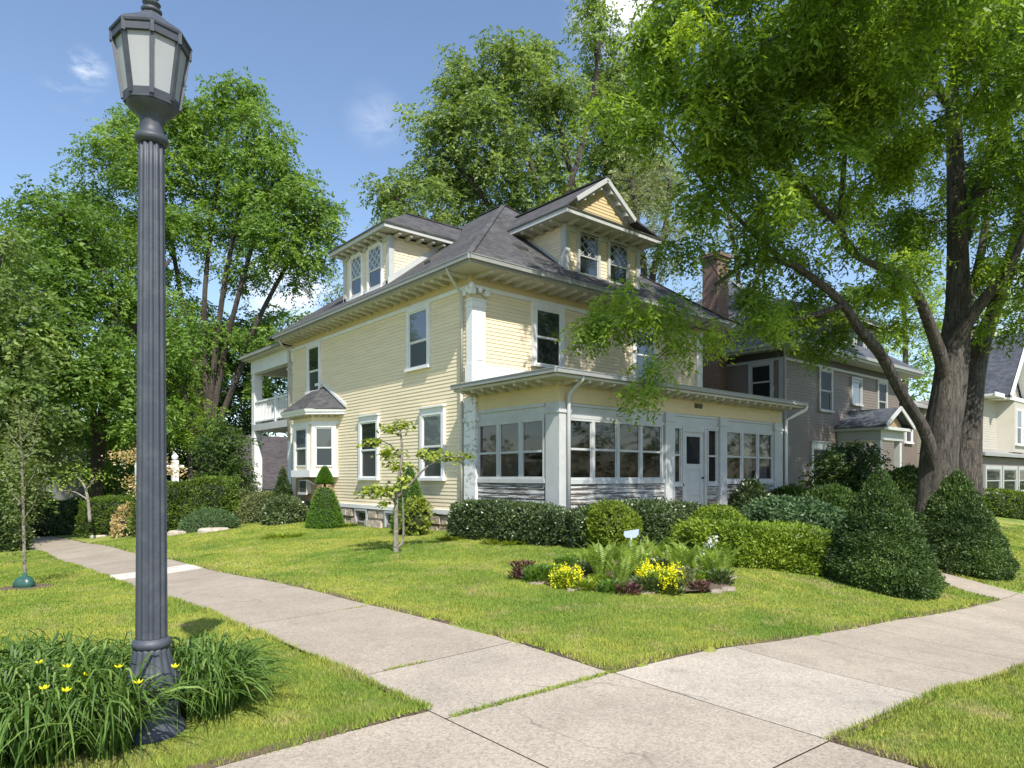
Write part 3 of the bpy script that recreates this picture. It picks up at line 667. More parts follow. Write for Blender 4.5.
# ---- porch
PY=-3.2; PX1=9.6
P=MB(); P.box(-.0,PX1,PY,-.02,.25,.62); P.build('porch_floor','white2',H)
cols=[(-.035,.30,PY-.08,-2.84),(3.74,4.12,PY-.08,PY+.25),(6.18,6.52,PY-.08,PY+.25),(9.12,9.60,PY-.08,PY+.35)]
for i,(x0,x1,y0,y1) in enumerate(cols):
    mb=MB(); mb.box(x0,x1,y0,y1,.15,3.26); mb.box(x0-.025,x1+.025,y0-.025,y1+.02,3.02,3.09); mb.box(x0-.03,x1+.03,y0-.03,y1+.02,.15,.75)
    mb.build('porch_column','white2',H)
mb=MB(); mb.box(-.10,.10,-.32,.16,.2,3.62); mb.box(-.125,.12,-.345,.18,3.0,3.1); mb.box(-.12,.12,-.34,.18,.2,.8)
o=mb.build('pilaster','pilpeel',H); o['label']='porch pilaster with flaking white paint'
# lower panels
def lapped(fr,a0,a1,z0,z1,mat,e=.115):
    mb=MB(); siding(mb,fr,z0,z1,lambda z:(a0,a1),e,.022); fr.box(mb,a0,a1,-.08,-.0,z0,z1); return mb.build('porch_panel',mat,H)
FPW=Fr((0,PY,0),(0,1),(-1,0)); FPS=Fr((0,PY,0),(1,0),(0,-1))
lapped(FPW,.42,2.9,.3,1.46,'peel'); lapped(FPS,.24,3.74,.3,1.44,'peel'); lapped(FPS,6.52,9.12,.3,1.40,'peel'); lapped(FPS,4.12,4.55,.3,1.35,'peel'); lapped(FPS,5.58,6.18,.3,1.35,'peel')
mb=MB(); FPW.box(mb,.40,2.9,-.1,.05,1.46,1.56); FPS.box(mb,.24,3.74,-.1,.05,1.44,1.54); FPS.box(mb,6.52,9.12,-.1,.05,1.40,1.50); FPS.box(mb,4.12,4.55,-.1,.05,1.35,1.43); FPS.box(mb,5.58,6.18,-.1,.05,1.35,1.43); mb.build('sill','white2',H)
# header panels + frieze
mb=MB(); FPW.box(mb,.30,2.9,-.1,.0,2.92,3.26); FPS.box(mb,.24,9.12,-.1,.0,2.92,3.26)
FPW.box(mb,.40,2.9,.0,.03,2.92,3.00); FPS.box(mb,.24,9.12,.0,.03,2.92,3.0); FPW.box(mb,.40,2.9,.0,.03,3.19,3.27); FPS.box(mb,.24,9.12,.0,.03,3.19,3.27)
mb.build('header_panel','white2',H)
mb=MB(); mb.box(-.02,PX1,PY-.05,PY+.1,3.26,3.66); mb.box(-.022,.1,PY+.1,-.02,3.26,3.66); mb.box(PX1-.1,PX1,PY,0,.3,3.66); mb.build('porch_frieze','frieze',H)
mb=MB(); mb.box(-.56,PX1+.50,PY-.55,-.03,3.72,3.78); mb.build('porch_soffit','soffit',H)
mb=MB(); mb.box(-.06,PX1+.05,PY-.10,PY+.1,3.64,3.73); mb.box(-.062,.1,PY+.1,-.02,3.64,3.73); mb.build('crown_moulding','soffit',H)
mb=MB()
for p,q in (((-.60,PY-.58,3.83),(PX1+.5,PY-.58,3.83)),((-.60,PY-.58,3.831),(-.60,-.02,3.831)),((PX1+.5,PY-.55,3.83),(PX1+.5,0,3.83))):
    mb.bar(p,q,.10,.09); mb.bar((p[0],p[1],p[2]+.052),(q[0],q[1],q[2]+.052),.125,.018)
mb.build('porch_gutter','gutter',H)
brackets(H,FPW,np.arange(.1,3.2,.4),.06,.5,3.62,3.72,.08,'porch_bracket'); brackets(H,FPS,np.arange(.1,9.6,.4),.06,.5,3.62,3.72,.08,'porch_bracket')
mb=MB(); e0,e1=-.60,PX1+.5; slab_roof(mb,[(e0,PY-.58,3.88),(e1,PY-.58,3.88),(e1-1.6,-.02,4.12),(1.6,-.02,4.12)],.03); slab_roof(mb,[(e0,PY-.58,3.88),(1.6,-.02,4.12),(e0,-.02,3.88)],.03); mb.build('porch_roof','shingle',H)
# porch windows
def pwin(fr,a0,a1,z0,z1,split=.48,curtain=None,label=None):
    f=.05; mb=MB()
    fr.box(mb,a0,a0+f,-.07,.025,z0,z1);fr.box(mb,a1-f,a1,-.07,.025,z0,z1);fr.box(mb,a0+f,a1-f,-.07,.023,z1-f,z1);fr.box(mb,a0+f,a1-f,-.07,.023,z0,z0+f)
    o=mb.build('window','white2',H); zm=z0+(z1-z0)*split
    m=MB(); fr.box(m,a0+f,a1-f,-.03,.01,zm-.025,zm+.025); fr.box(m,a0+f,a0+f+.03,-.03,.0,z0+f,z1-f); fr.box(m,a1-f-.03,a1-f,-.03,.0,z0+f,z1-f); m.build('sash','white2',o)
    g=MB(); g.quad(fr.p(a0+f,-.02,zm),fr.p(a1-f,-.02,zm),fr.p(a1-f,-.02,z1-f),fr.p(a0+f,-.02,z1-f)); g.build('pane','porchglass',o)
    g=MB(); g.quad(fr.p(a0+f,-.015,z0+f),fr.p(a1-f,-.015,z0+f),fr.p(a1-f,-.015,zm),fr.p(a0+f,-.015,zm)); g.build('screen','porchscreen',o)
    if curtain:
        c=MB(); n=14
        for i in range(n):
            t0,t1=i/n,(i+1)/n; k=curtain
            def pt(t,z): 
                wv=.03*math.sin(t*26); tt=t if k>0 else 1-t
                w_=(a1-a0-2*f); zz=(z-z0)/(z1-z0); wid=(.95-.55*(1-zz)) if abs(k)<2 else .96
                return fr.p(a0+f+w_*(tt*wid if k>0 else 1-(1-tt)*wid) ,-.16+wv,z)
            zs=np.linspace(z0+.05,z1-.05,5)
            for zz0,zz1 in zip(zs[:-1],zs[1:]): c.quad(pt(t0,zz0),pt(t1,zz0),pt(t1,zz1),pt(t0,zz1))
        c.build('curtain','curtain',o)
    if label:o['label']=label
    return o
for a in (.42,1.25,2.08): pwin(FPW,a,a+.82,1.56,2.92,.46,curtain=None)
xs=[.26,1.12,1.98,2.84]
for a in xs: pwin(FPS,a,a+.86,1.54,2.92,.5)
for i,a in enumerate((6.54,7.40,8.26)): pwin(FPS,a,a+.86,1.50,2.92,.48,curtain=(1,-1,2)[i] if i else None)
pwin(FPS,4.14,4.50,1.43,2.92,.5); pwin(FPS,5.66,6.16,1.43,2.92,.5)
# door
mb=MB(); FPS.box(mb,4.50,4.60,-.1,.05,.35,2.92); FPS.box(mb,5.50,5.60,-.1,.05,.35,2.92); FPS.box(mb,4.6,5.5,-.1,.03,2.80,2.92); d_=mb.build('door_frame','white2',H)
mb=MB(); FPS.box(mb,4.6,4.74,-.06,-.01,.62,2.8);FPS.box(mb,5.36,5.5,-.06,-.01,.62,2.8);FPS.box(mb,4.74,5.36,-.06,-.01,.62,.85);FPS.box(mb,4.74,5.36,-.06,-.01,1.80,1.95);FPS.box(mb,4.74,5.36,-.06,-.01,2.68,2.8);FPS.box(mb,4.74,5.36,-.05,-.03,.85,1.80)
FPS.box(mb,4.74,5.36,-.05,-.015,1.10,1.16);FPS.box(mb,4.74,5.36,-.05,-.015,1.47,1.53)
dr=mb.build('door','white2',H)
mb=MB(); mb.quad(FPS.p(4.74,-.03,1.95),FPS.p(5.36,-.03,1.95),FPS.p(5.36,-.03,2.68),FPS.p(4.74,-.03,2.68)); mb.build('pane','glassD',dr)
mb=MB(); mb.ico(tuple(FPS.p(5.43,.03,1.58)),.03); mb.build('door_knob','darktrim',dr)
mb=MB(); mb.box(4.3,5.6,PY-.75,PY-.12,-.1,.30); mb.box(4.3,5.6,PY-1.1,PY-.75,-.1,.12); mb.build('door_step','stone',H)
# house number
cu=bpy.data.curves.new('house_number','FONT'); cu.body='1810'; cu.size=.19; cu.extrude=.008; cu.align_x='CENTER'
tmp=bpy.data.objects.new('n_',cu); COL.objects.link(tmp); bpy.context.view_layer.update(); me=bpy.data.meshes.new_from_object(tmp.evaluated_get(bpy.context.evaluated_depsgraph_get())); bpy.data.objects.remove(tmp)
o=bpy.data.objects.new('house_number',me); me.materials.clear(); me.materials.append(M['darktrim']); COL.objects.link(o); o.rotation_euler=(R(90),0,0); o.location=(5.15,PY-.075,3.44); adopt(o,H)
# inner porch door/window on house wall seen through porch glass
window(H,FS,1.4,2.6,1.3,2.9,.1,.5,up='glassD',lo='glassD'); mb=MB(); mb.box(4.5,5.6,-.06,0,.62,2.9); mb.build('inner_door','wood',H)
# porch downspouts
mb=MB(); mb.tube([(.22,PY-.56,3.80),(.22,PY-.54,3.70),(.22,PY-.3,3.55),(.2,PY-.15,3.42),(.2,PY-.14,3.2),(.2,PY-.14,.2)],.045,8); mb.build('downspout','white2',H,True)
mb=MB(); mb.tube([(PX1+.45,PY-.62,3.80),(PX1+.43,PY-.6,3.68),(PX1+.2,PY-.35,3.5),(PX1+.06,PY-.16,3.36),(PX1+.06,PY-.16,.2)],.05,8); mb.build('downspout','white',H,True)
# ---- canted bay
bd=.66; B=[(0,7.58),(-bd,8.24),(-bd,9.8),(0,10.46)]
mb=MB(); r0=[(x,y,1.62) for x,y in B]; r1=[(x,y,3.72) for x,y in B]; mb.ring([r0,r1]); bay=mb.build('bay','siding',H)
def edge_frame(p,q):
    d=np.array(q)-np.array(p); L=np.linalg.norm(d); d/=L; n=np.array((-d[1],d[0])); return Fr((*p,0),tuple(d),tuple(n)),L
mb=MB()
for p,q in zip(B[:-1],B[1:]):
    f,L=edge_frame(p,q); f.box(mb,-.03,L+.03,0,.08,1.60,1.84)
mb.build('bay_sill_band','white',bay)
mb=MB()
for p,q in zip(B[:-1],B[1:]):
    f,L=edge_frame(p,q); f.box(mb,-.02,L+.02,0,.045,3.42,3.50)
mb.build('bay_head_trim','white',bay)
f,L=edge_frame(B[0],B[1]); window(H,f,.05,L-.03,1.84,3.42,.12,.48,up='glassD',lo='glassS',sill=False)
f,L=edge_frame(B[1],B[2]); window(H,f,.18,L-.18,1.84,3.42,.13,.48,sill=False)
mb=MB(); rr=[]
E=[(0,7.05),(-bd-.32,8.0),(-bd-.32,10.05),(0,10.98)]
mb.ring([[(x,y,3.72) for x,y in E],[(x,y,3.80) for x,y in E]]); mb.ring([[(x*1.03,y+(y-9)*.02,3.80) for x,y in E],[(x*1.06,y+(y-9)*.03,3.90) for x,y in E]]); mb.build('bay_cornice','white',bay)
for p,q in zip(B[:-1],B[1:]):
    f,L=edge_frame(p,q); brackets(bay,f,np.arange(.12,L,.22),.01,.2,3.64,3.72,.07)
E2=[(0.02,6.95),(-bd-.36,7.96),(-bd-.36,10.1),(0.02,11.1)]; t=[(0.02,8.7,4.82),(0.02,9.35,4.82)]
mb=MB(); slab_roof(mb,[(*E2[0],3.91),(*E2[1],3.91),t[0]],.03); slab_roof(mb,[(*E2[1],3.91),(*E2[2],3.91),t[1],t[0]],.03); slab_roof(mb,[(*E2[2],3.91),(*E2[3],3.91),t[1]],.03); mb.build('bay_roof','shingle',bay)
mb=MB(); mb.bar((-.03,6.95,3.98),(-.03,8.72,4.92),.05,.09); mb.bar((-.03,8.72,4.92),(-.03,9.35,4.92),.05,.09); mb.build('bay_flashing','white',bay)
mb=MB(); mb.box(-.45,.0,7.9,10.1,.75,1.56); mb.build('bay_base','wood',H)
mb=MB(); mb.box(-.62,-.44,8.75,9.4,1.02,1.5); mb.box(-.66,-.60,8.72,9.43,.98,1.06); ac=mb.build('air_conditioner','ac',H)
mb=MB(); mb.box(-.63,-.615,8.8,9.35,1.07,1.46); mb.build('grille','darktrim',ac)
mb=MB(); mb.bar((-.62,8.7,1.5),(-.15,8.2,1.1),.05,.03); mb.build('bracket_arm','white',ac)
# ---- rear two-storey porch
RY0,RY1=WY,15.95
mb=MB(); mb.box(-.02,9.5,RY0+.02,RY1,3.58,3.86); mb.build('balcony_deck','white2',H)
mb=MB(); mb.box(-.0,9.5,RY0+.02,RY1,-.5,.15); mb.build('rear_porch_floor','greytrim',H)
mb=MB(); mb.box(-.05,.25,RY0,RY1,6.05,6.62); mb.box(.25,9.5,RY1-.25,RY1,6.05,6.62); mb.build('porch_beam','white',H)
for (x0,y0) in ((-.02,RY1-.34),(-.02,RY0+.1),(4.6,RY1-.34),(9.2,RY1-.34)):
    for za,zb in ((-.4,3.58),(3.86,6.06)):
        mb=MB(); mb.box(x0,x0+.34,y0,y0+.34,za,zb); mb.box(x0-.03,x0+.37,y0-.03,y0+.37,zb-.3,zb-.22); mb.build('porch_column','white' if x0<0 else 'white2',H)
mb=MB(); mb.box(.0,.08,RY0+.4,RY1-.3,4.78,4.86); mb.box(.0,.08,RY0+.4,RY1-.3,3.95,4.01); mb.box(-.02,.1,13.2,13.34,3.86,4.95)
for y in np.arange(RY0+.45,RY1-.35,.16): mb.box(.02,.06,y,y+.04,4.0,4.8)
mb.box(.3,9.3,RY1-.12,RY1-.06,4.78,4.86)
for x in np.arange(.4,9.2,.115): mb.box(x,x+.045,RY1-.11,RY1-.07,4.0,4.8)
mb.build('railing','white',H)
mb=MB(); mb.box(-.34,10.5,WY+.2,RY1+.28,6.62,6.68); mb.build('porch_ceiling','soffit',H)
mb=MB(); mb.bar((-.38,WY+.22,6.74),(-.38,RY1+.3,6.74),.12,.11); mb.bar((-.38,RY1+.3,6.741),(10.4,RY1+.3,6.741),.12,.11); mb.build('porch_gutter','gutter',H)
mb=MB(); slab_roof(mb,[(-.42,WY+.1,6.83),(-.42,RY1+.34,6.83),(2,RY1-1,7.4),(2,WY+.1,7.4)][::-1],.04); slab_roof(mb,[(-.42,RY1+.34,6.83),(10.4,RY1+.34,6.83),(8,RY1-1,7.4),(2,RY1-1,7.4)][::-1],.04); mb.build('rear_porch_roof','shingle',H)
mb=MB(); mb.lathe([(.001,0),(.06,.02),(.07,.1),(.04,.16),(.001,.2)],(-.12,RY1-.15),10); o=mb.build('porch_light','darktrim',H); o.location.z+=2.3

# ------------------------------------------------------------------ NEIGHBOUR HOUSES
K=thing('taupe_house','grey-brown two-storey house with slate-grey hip roof and gabled entry, right of the yellow house','house',(19.5,4,.3))
x0,x1,y0,y1=14.0,25.0,-.93,10
KW=Fr((x0,y0,0),(0,1),(-1,0)); KS=Fr((0,y0,0),(1,0),(0,-1))
mb=MB(); mb.box(x0+.03,x1-.03,y0+.03,y1,0,6.3); mb.build('core_wall','dark',K)
mb=MB(); siding(mb,KW,.6,6.05,lambda z:(0,y1-y0),.12); mb.quad((x0,y0,.0),(x0,y1,.0),(x0,y1,6.3),(x0,y0,6.3)); mb.build('wall','greywall',K)
mb=MB(); siding(mb,KS,.6,6.05,lambda z:(x0,x1),.12); mb.quad((x0,y0,0),(x1,y0,0),(x1,y0,6.3),(x0,y0,6.3)); mb.quad((x1,y0,0),(x1,y1,0),(x1,y1,6.3),(x1,y0,6.3)); mb.build('wall','greywall',K)
mb=MB(); mb.box(x0-.04,x0,y0,y1,6.05,6.15); mb.box(x0-.05,x1,y0-.05,y0,6.05,6.15); mb.box(x0-.05,x0+.12,y0-.05,y0-.0,.5,6.05); mb.box(x0-.04,x0-.0,y0,y0+.15,.5,6.05);mb.build('trim_band','greytrim',K)
mb=MB(); mb.box(x0-.02,x1+.02,y0-.02,y1,6.15,6.42); mb.build('frieze','darktrim',K)
mb=MB(); mb.box(x0-.47,x1+.75,y0-.75,y1+.7,6.42,6.52); mb.build('soffit','greytrim',K)
mb=MB(); mb.bar((x0-.5,y0-.78,6.58),(x1+.78,y0-.78,6.58),.13,.13); mb.bar((x0-.5,y0-.78,6.581),(x0-.5,y1+.7,6.581),.13,.13); mb.tube([(x0-.5,y0-.3,6.5),(x0-.3,y0-.2,6.35),(x0-.06,y0-.1,6.2),(x0-.06,y0-.1,.6)],.05,8); mb.build('gutter','gutter',K)
zk=6.66; sk=.72; hx=(x1-x0)/2+.8; cxk=(x0+x1)/2; apz=zk+hx*sk
mb=MB(); a_=(cxk,y0-.8+hx,apz); b_=(cxk,max(y1+.8-hx,y0-.8+hx+.1),apz)
c0,c1,c2,c3=(x0-.52,y0-.8,zk),(x1+.8,y0-.8,zk),(x1+.8,y1+.8,zk),(x0-.52,y1+.8,zk)
slab_roof(mb,[c0,c1,a_]);slab_roof(mb,[c3,c0,a_,b_]);slab_roof(mb,[c1,c2,b_,a_]);slab_roof(mb,[c2,c3,b_]); mb.build('roof','shingle2',K)
for c in (c0,c1): pass
mb=MB(); mb.bar((c0[0],c0[1],c0[2]+.05),(a_[0],a_[1],a_[2]+.05),.18,.05); mb.build('hip_ridge','gutter',K)
# front dormer w/ 3 windows
mb=MB(); mb.box(19.0,24.2,-.4,3.5,7.2,8.7); kd=mb.build('dormer','greywall',K)
mb=MB(); slab_roof(mb,[(18.5,-1.0,8.7),(24.7,-1.0,8.7),(23.3,2.6,10.1),(19.9,2.6,10.1)],.1); slab_roof(mb,[(18.5,-1.0,8.7),(19.9,2.6,10.1),(18.5,3.6,8.7)],.08); slab_roof(mb,[(24.7,-1,8.7),(24.7,3.6,8.7),(23.3,2.6,10.1)],.08); mb.build('dormer_roof','shingle2',kd)
mb=MB(); mb.box(18.95,24.25,-.46,-.38,7.1,7.4); mb.box(18.6,24.6,-.95,-.9,8.5,8.68); mb.build('dormer_trim','greytrim',kd)
for a in (20.3,21.35,22.4): window(K,Fr((0,-.4,0),(1,0),(0,-1)),a,a+.95,7.45,8.5,.09,.5,up='glassU',lo='glassK',trim='greytrim')
window(K,KS,16.75,17.95,4.3,6.05,.12,.5,up='glassK',lo='glassK',trim='greytrim'); window(K,KS,19.7,20.75,4.75,5.95,.1,.9,up='glassU',lo='glassU',trim='greytrim',label='small square upstairs window reflecting sky')
window(K,KS,22.4,23.5,4.2,6.05,.12,.5,up='glassK',lo='glassK',trim='greytrim'); window(K,KS,16.1,17.7,1.2,3.0,.16,.5,up='glassK',lo='glassK',trim='greytrim',hood=.1)
window(K,KW,.35,1.4,4.6,6.05,.12,.5,up='glassK',lo='glassK',trim='greytrim')
# entry portico
py0=y0-1.7; qx0,qx1=18.5,20.7
mb=MB(); mb.box(qx0,qx1,py0,y0,0,.45); mb.build('portico_floor','greytrim',K)
for x in (qx0,qx1-.22):
    for y in (py0,y0-.25): mb=MB(); mb.box(x,x+.22,y,y+.22,.45,3.1); mb.build('portico_column','white2',K)
mb=MB(); mb.box(qx0-.05,qx1+.05,py0-.05,y0,3.1,3.5); mb.build('portico_beam','greytrim',K)
mb=MB(); mb.box(qx0-.3,qx1+.3,py0-.3,y0,3.5,3.62); mb.build('portico_cornice','white2',K)
cxp=(qx0+qx1)/2; mb=MB(); slab_roof(mb,[(qx0-.35,py0-.35,3.66),(cxp,py0-.35,4.45),(cxp,y0,4.45),(qx0-.35,y0,3.66)],.06); slab_roof(mb,[(cxp,py0-.35,4.45),(qx1+.35,py0-.35,3.66),(qx1+.35,y0,3.66),(cxp,y0,4.45)],.06); mb.build('portico_roof','shingle2',K)
mb=MB()
for s_ in (-1,1): mb.bar((cxp,py0-.38,4.42),(cxp+s_*1.45,py0-.38,3.64),.05,.16)
mb.build('portico_rake','white2',K)
mb=MB(); mb.hexa([(qx0,py0-.05,3.62),(qx1,py0-.05,3.62),(qx1,py0,3.62),(qx0,py0,3.62),(cxp-.02,py0-.05,4.3),(cxp+.02,py0-.05,4.3),(cxp+.02,py0,4.3),(cxp-.02,py0,4.3)]); mb.build('pediment_wall','wood',K)
mb=MB(); KS.box(mb,19.1,20.1,0,.06,.45,2.7); kdoor=mb.build('door','white2',K)
mb=MB(); mb.quad(KS.p(19.3,.065,1.3),KS.p(19.9,.065,1.3),KS.p(19.9,.065,2.5),KS.p(19.3,.065,2.5)); mb.build('pane','glassK',kdoor)
# chimney
mb=MB(); mb.box(13.3,14.1,1.45,2.15,0,10.3); mb.box(13.24,14.16,1.39,2.21,10.3,10.45); mb.box(13.18,14.22,1.33,2.27,10.45,10.58); mb.build('chimney','brick',K)
# third house
Q=thing('cream_house','cream clapboard house with steep overhanging gable and enclosed porch, behind the old tree','house',(34,3,.3))
mb=MB(); mb.box(30.0,41,-3,8,0,5.7); mb.build('core_wall','cream',Q)
QS=Fr((0,-3.0,0),(1,0),(0,-1)); QW=Fr((30,-3,0),(0,1),(-1,0))
mb=MB(); siding(mb,QS,2.9,5.7,lambda z:(30,41),.13); siding(mb,QW,2.9,5.7,lambda z:(0,11),.13); mb.build('wall','cream',Q)
mb=MB(); mb.box(27.0,30,0,8,0,5.3); mb.build('side_wing','greywall',Q)
mb=MB(); slab_roof(mb,[(26.6,-.6,5.35),(31,-.6,5.35),(31,4,7.4),(27.4,4,7.4)],.12); slab_roof(mb,[(27.4,4,7.4),(31,4,7.4),(31,8.6,5.35),(26.6,8.6,5.35)],.12); mb.build('wing_roof','gutter',Q)
window(Q,Fr((0,0,0),(1,0),(0,-1)),28.2,29.2,3.4,4.9,.12,.5,trim='white')
mb=MB(); mb.box(29.4,42,-3.7,-2.9,5.62,5.74); mb.box(29.3,42,-3.75,-3.7,5.6,5.8); mb.build('eave','white',Q)
# steep gable above, front-facing
gx_,gz_=34.2,9.4; hw=3.4; gb=5.75
mb=MB(); mb.ring([[(gx_-hw+.6,y,gb),(gx_+hw-.6,y,gb),(gx_,y,gz_-.6)] for y in (-3.0,-.6)]); mb.build('gable_wall','cream',Q)
mb=MB(); slab_roof(mb,[(gx_-hw,-4.0,gb),(gx_,-4.0,gz_),(gx_,-.5,gz_),(gx_-hw,-.5,gb)],.12); slab_roof(mb,[(gx_,-4.0,gz_),(gx_+hw,-4.0,gb),(gx_+hw,-.5,gb),(gx_,-.5,gz_)],.12); mb.build('roof','shingle2',Q)
mb=MB()
for s_ in (-1,1): mb.bar((gx_,-4.03,gz_-.1),(gx_+s_*hw,-4.03,gb-.1),.06,.28); mb.bar((gx_,-3.5,gz_-.2),(gx_+s_*hw,-3.5,gb-.2),.95,.06)
mb.build('rake_board','white',Q)
mb=MB(); mb.ring([[(32.3,-3,2.9),(32.7,-3.7,2.9),(34.9,-3.7,2.9),(35.3,-3,2.9)],[(32.3,-3,5.6),(32.7,-3.7,5.6),(34.9,-3.7,5.6),(35.3,-3,5.6)]]); mb.build('bay','cream',Q)
window(Q,Fr((0,-3.7,0),(1,0),(0,-1)),32.8,33.9,3.3,5.2,.1,.5,trim='white'); window(Q,Fr((0,-3.7,0),(1,0),(0,-1)),34.0,34.85,3.3,5.2,.1,.5,trim='white')
mb=MB(); mb.box(26.3,41,-3.9,-3.0,0,2.55); mb.build('enclosed_porch','greywall',Q)
mb=MB(); slab_roof(mb,[(26.0,-4.2,2.72),(41,-4.2,2.72),(41,-3,3.0),(26.0,-3,3.0)],.14); mb.build('porch_roof','gutter',Q)
for a in (26.9,29.6,32.3,35.0): window(Q,Fr((0,-3.9,0),(1,0),(0,-1)),a,a+2.5,.85,2.15,.18,.5,up='glassD',lo='glassD',trim='greytrim')
mb=MB(); mb.box(35.2,36.2,-2.0,-1.0,5.7,10.3); mb.build('chimney','brick2',Q)
# garage behind the rear porch
g0=thing('garage','low grey garage with dark shingled roof behind the rear porch of the yellow house','garage',(6,24,-1.3))
def loc(px,py,D): return at(px,py,D)
a=loc(238,491,35)
mb=MB(); mb.box(1.8,12,21.3,27,-1.4,.82); mb.build('wall',M['greytrim'],g0)
mb=MB(); slab_roof(mb,[(1.3,20.9,.92),(12.5,20.9,.92),(12.5,24.2,3.9),(1.3,24.2,3.9)],.1); slab_roof(mb,[(1.3,24.2,3.9),(12.5,24.2,3.9),(12.5,27.4,.92),(1.3,27.4,.92)],.1); mb.build('roof','shingle3',g0)
mb=MB(); mb.box(1.3,12.5,20.83,20.9,.78,.95); mb.build('fascia','greytrim',g0)
# small grey outbuilding far left seen through the trees
p=loc(70,440,46)
g1=thing('grey_cottage','small weathered grey gabled cottage half hidden behind the trees far left of the lamp','cottage',(p[0],p[1],-1.3))
cx_,cy_=p[0],p[1]; mb=MB(); mb.box(cx_-1.6,cx_+1.6,cy_-1.6,cy_+3,-1.4,2.6); mb.build('wall','darkgrey',g1)
mb=MB(); 
for s_ in (-1,1): slab_roof(mb,[(cx_,cy_-2.2,5.2),(cx_,cy_+3.5,5.2),(cx_+s_*2.2,cy_+3.5,2.5),(cx_+s_*2.2,cy_-2.2,2.5)],.12)
mb.ring([[(cx_-1.6,y,2.6),(cx_+1.6,y,2.6),(cx_,y,5.0)] for y in (cy_-1.6,cy_-1.5)]); mb.build('roof','greyroof',g1)
mb=MB(); mb.box(cx_-1.65,cx_-1.3,cy_-2.0,cy_-1.7,-1.4,2.6); mb.build('post','darkgrey',g1)
# white garden arbour post
p=loc(175,490,28.5)
g2=thing('garden_arbour','white wooden garden arbour standing behind the clipped hedge right of the lamp','arbour',(p[0],p[1],-1))
mb=MB(); x_,y_=p[0],p[1]
mb.box(x_-.12,x_+.12,y_-.12,y_+.12,-1.1,2.3); mb.build('post','white',g2)
mb=MB(); mb.box(x_-1.35,x_-1.15,y_+.6,y_+.8,-1.1,2.2); mb.build('post','white',g2)
mb=MB(); mb.bar((x_-1.35,y_+.75,2.05),(x_+.3,y_-.2,2.05),.06,.10); mb.bar((x_-1.3,y_+.72,1.3),(x_,y_,1.3),.04,.06); mb.lathe([(.02,2.3),(.12,2.36),(.14,2.46),(.05,2.58),(.001,2.62)],(x_,y_),10); mb.build('crossbeam','white',g2)
# ------------------------------------------------------------------ STREET LAMP
LX,LY=-9.40,-9.345; lz=G(LX,LY)
L=thing('street_lamp','tall fluted dark grey street lamp with an eight-sided frosted lantern','street lamp',(LX,LY,lz))
mb=MB(); mb.lathe([(.19,-.05),(.195,.0),(.195,.05),(.18,.08),(.165,.10),(.155,.17),(.16,.21),(.15,.25)],(0,0),48); o=mb.build('base','lamp',None,True); o.location=(LX,LY,lz); adopt(o,L)
mb=MB(); mb.lathe([(.14,.24),(.160,.27),(.166,.31),(.155,.36),(.130,.42),(.113,.48),(.105,.53),(.102,.56)],(0,0),96,(16,.07)); o=mb.build('flared_shaft_foot','lamp',None,True); o.location=(LX,LY,lz); adopt(o,L)
mb=MB(); mb.lathe([(.098,.55),(.106,.555),(.111,.575),(.106,.595),(.098,.60),(.093,.61)],(0,0),48); mb.build('collar','lamp',None,True,(LX,LY,lz)); adopt(bpy.data.objects[-1] if False else COL.objects[-1],L)
mb=MB(); mb.lathe([(.089,.60)]+[(.089-.017*(z/3.1),.60+z) for z in np.linspace(0.02,3.10,16)],(0,0),144,(12,.13)); o=mb.build('pole','lamp',None,True,(LX,LY,lz)); adopt(o,L)
mb=MB(); mb.lathe([(.078,3.65),(.092,3.665),(.097,3.68),(.092,3.70),(.066,3.71),(.065,3.75),(.065,3.79),(.075,3.82),(.10,3.84),(.13,3.865),(.145,3.89),(.14,3.895)],(0,0),40); o=mb.build('neck','lamp',None,True,(LX,LY,lz)); adopt(o,L)
ph=math.atan2(CY-LY,CX-LX)
def oct_(r,z,n=8): return [(r*math.cos(ph+i*2*math.pi/n),r*math.sin(ph+i*2*math.pi/n),z) for i in range(n)]
mb=MB(); zb,zt,rb0,rt0=3.90,4.27,.148,.208
mb.ring([oct_(rb0-.01,zb-.02),oct_(rb0+.006,zb-.018),oct_(rb0+.012,zb+.035),oct_(rb0-.005,zb+.038)])
bb=oct_(rb0+.004,zb);tt=oct_(rt0,zt)
for p_,q_ in zip(bb,tt): mb.bar(p_,q_,.024,.024)
for i in range(8):
    p_=np.array(tt[i]);q_=np.array(tt[(i+1)%8]); mb.bar(p_,q_,.02,.055)
    mb.bar(np.array(tt[i])*[1.02,1.02,1]+[0,0,-.04],np.array(tt[i])*[1.02,1.02,1]+[0,0,.03],.03,.02)
o=mb.build('lantern_frame','lamp',None,False,(LX,LY,lz)); adopt(o,L)
for i in range(8):
    j=(i+1)%8; k=.975
    f_=lambda p:(p[0]*k,p[1]*k,p[2]); mb=MB(); mb.quad(f_(bb[i]),f_(bb[j]),f_(tt[j]),f_(tt[i])); o=mb.build('glass_panel','lampglass',None,False,(LX,LY,lz)); adopt(o,L)
mb=MB(); mb.ring([oct_(rt0+.018,zt+.02),oct_(rt0+.022,zt+.033),oct_(rt0+.005,zt+.055),oct_(.11,zt+.13),oct_(.045,zt+.19)]); o=mb.build('lantern_roof','lamp',None,False,(LX,LY,lz)); adopt(o,L)
mb=MB(); mb.lathe([(.05,zt+.19),(.06,zt+.21),(.03,zt+.225),(.035,zt+.24),(.052,zt+.252),(.035,zt+.268),(.025,zt+.28),(.045,zt+.30),(.03,zt+.33),(.02,zt+.36),(.001,zt+.42)],(0,0),20); o=mb.build('finial','lamp',None,True,(LX,LY,lz)); adopt(o,L)
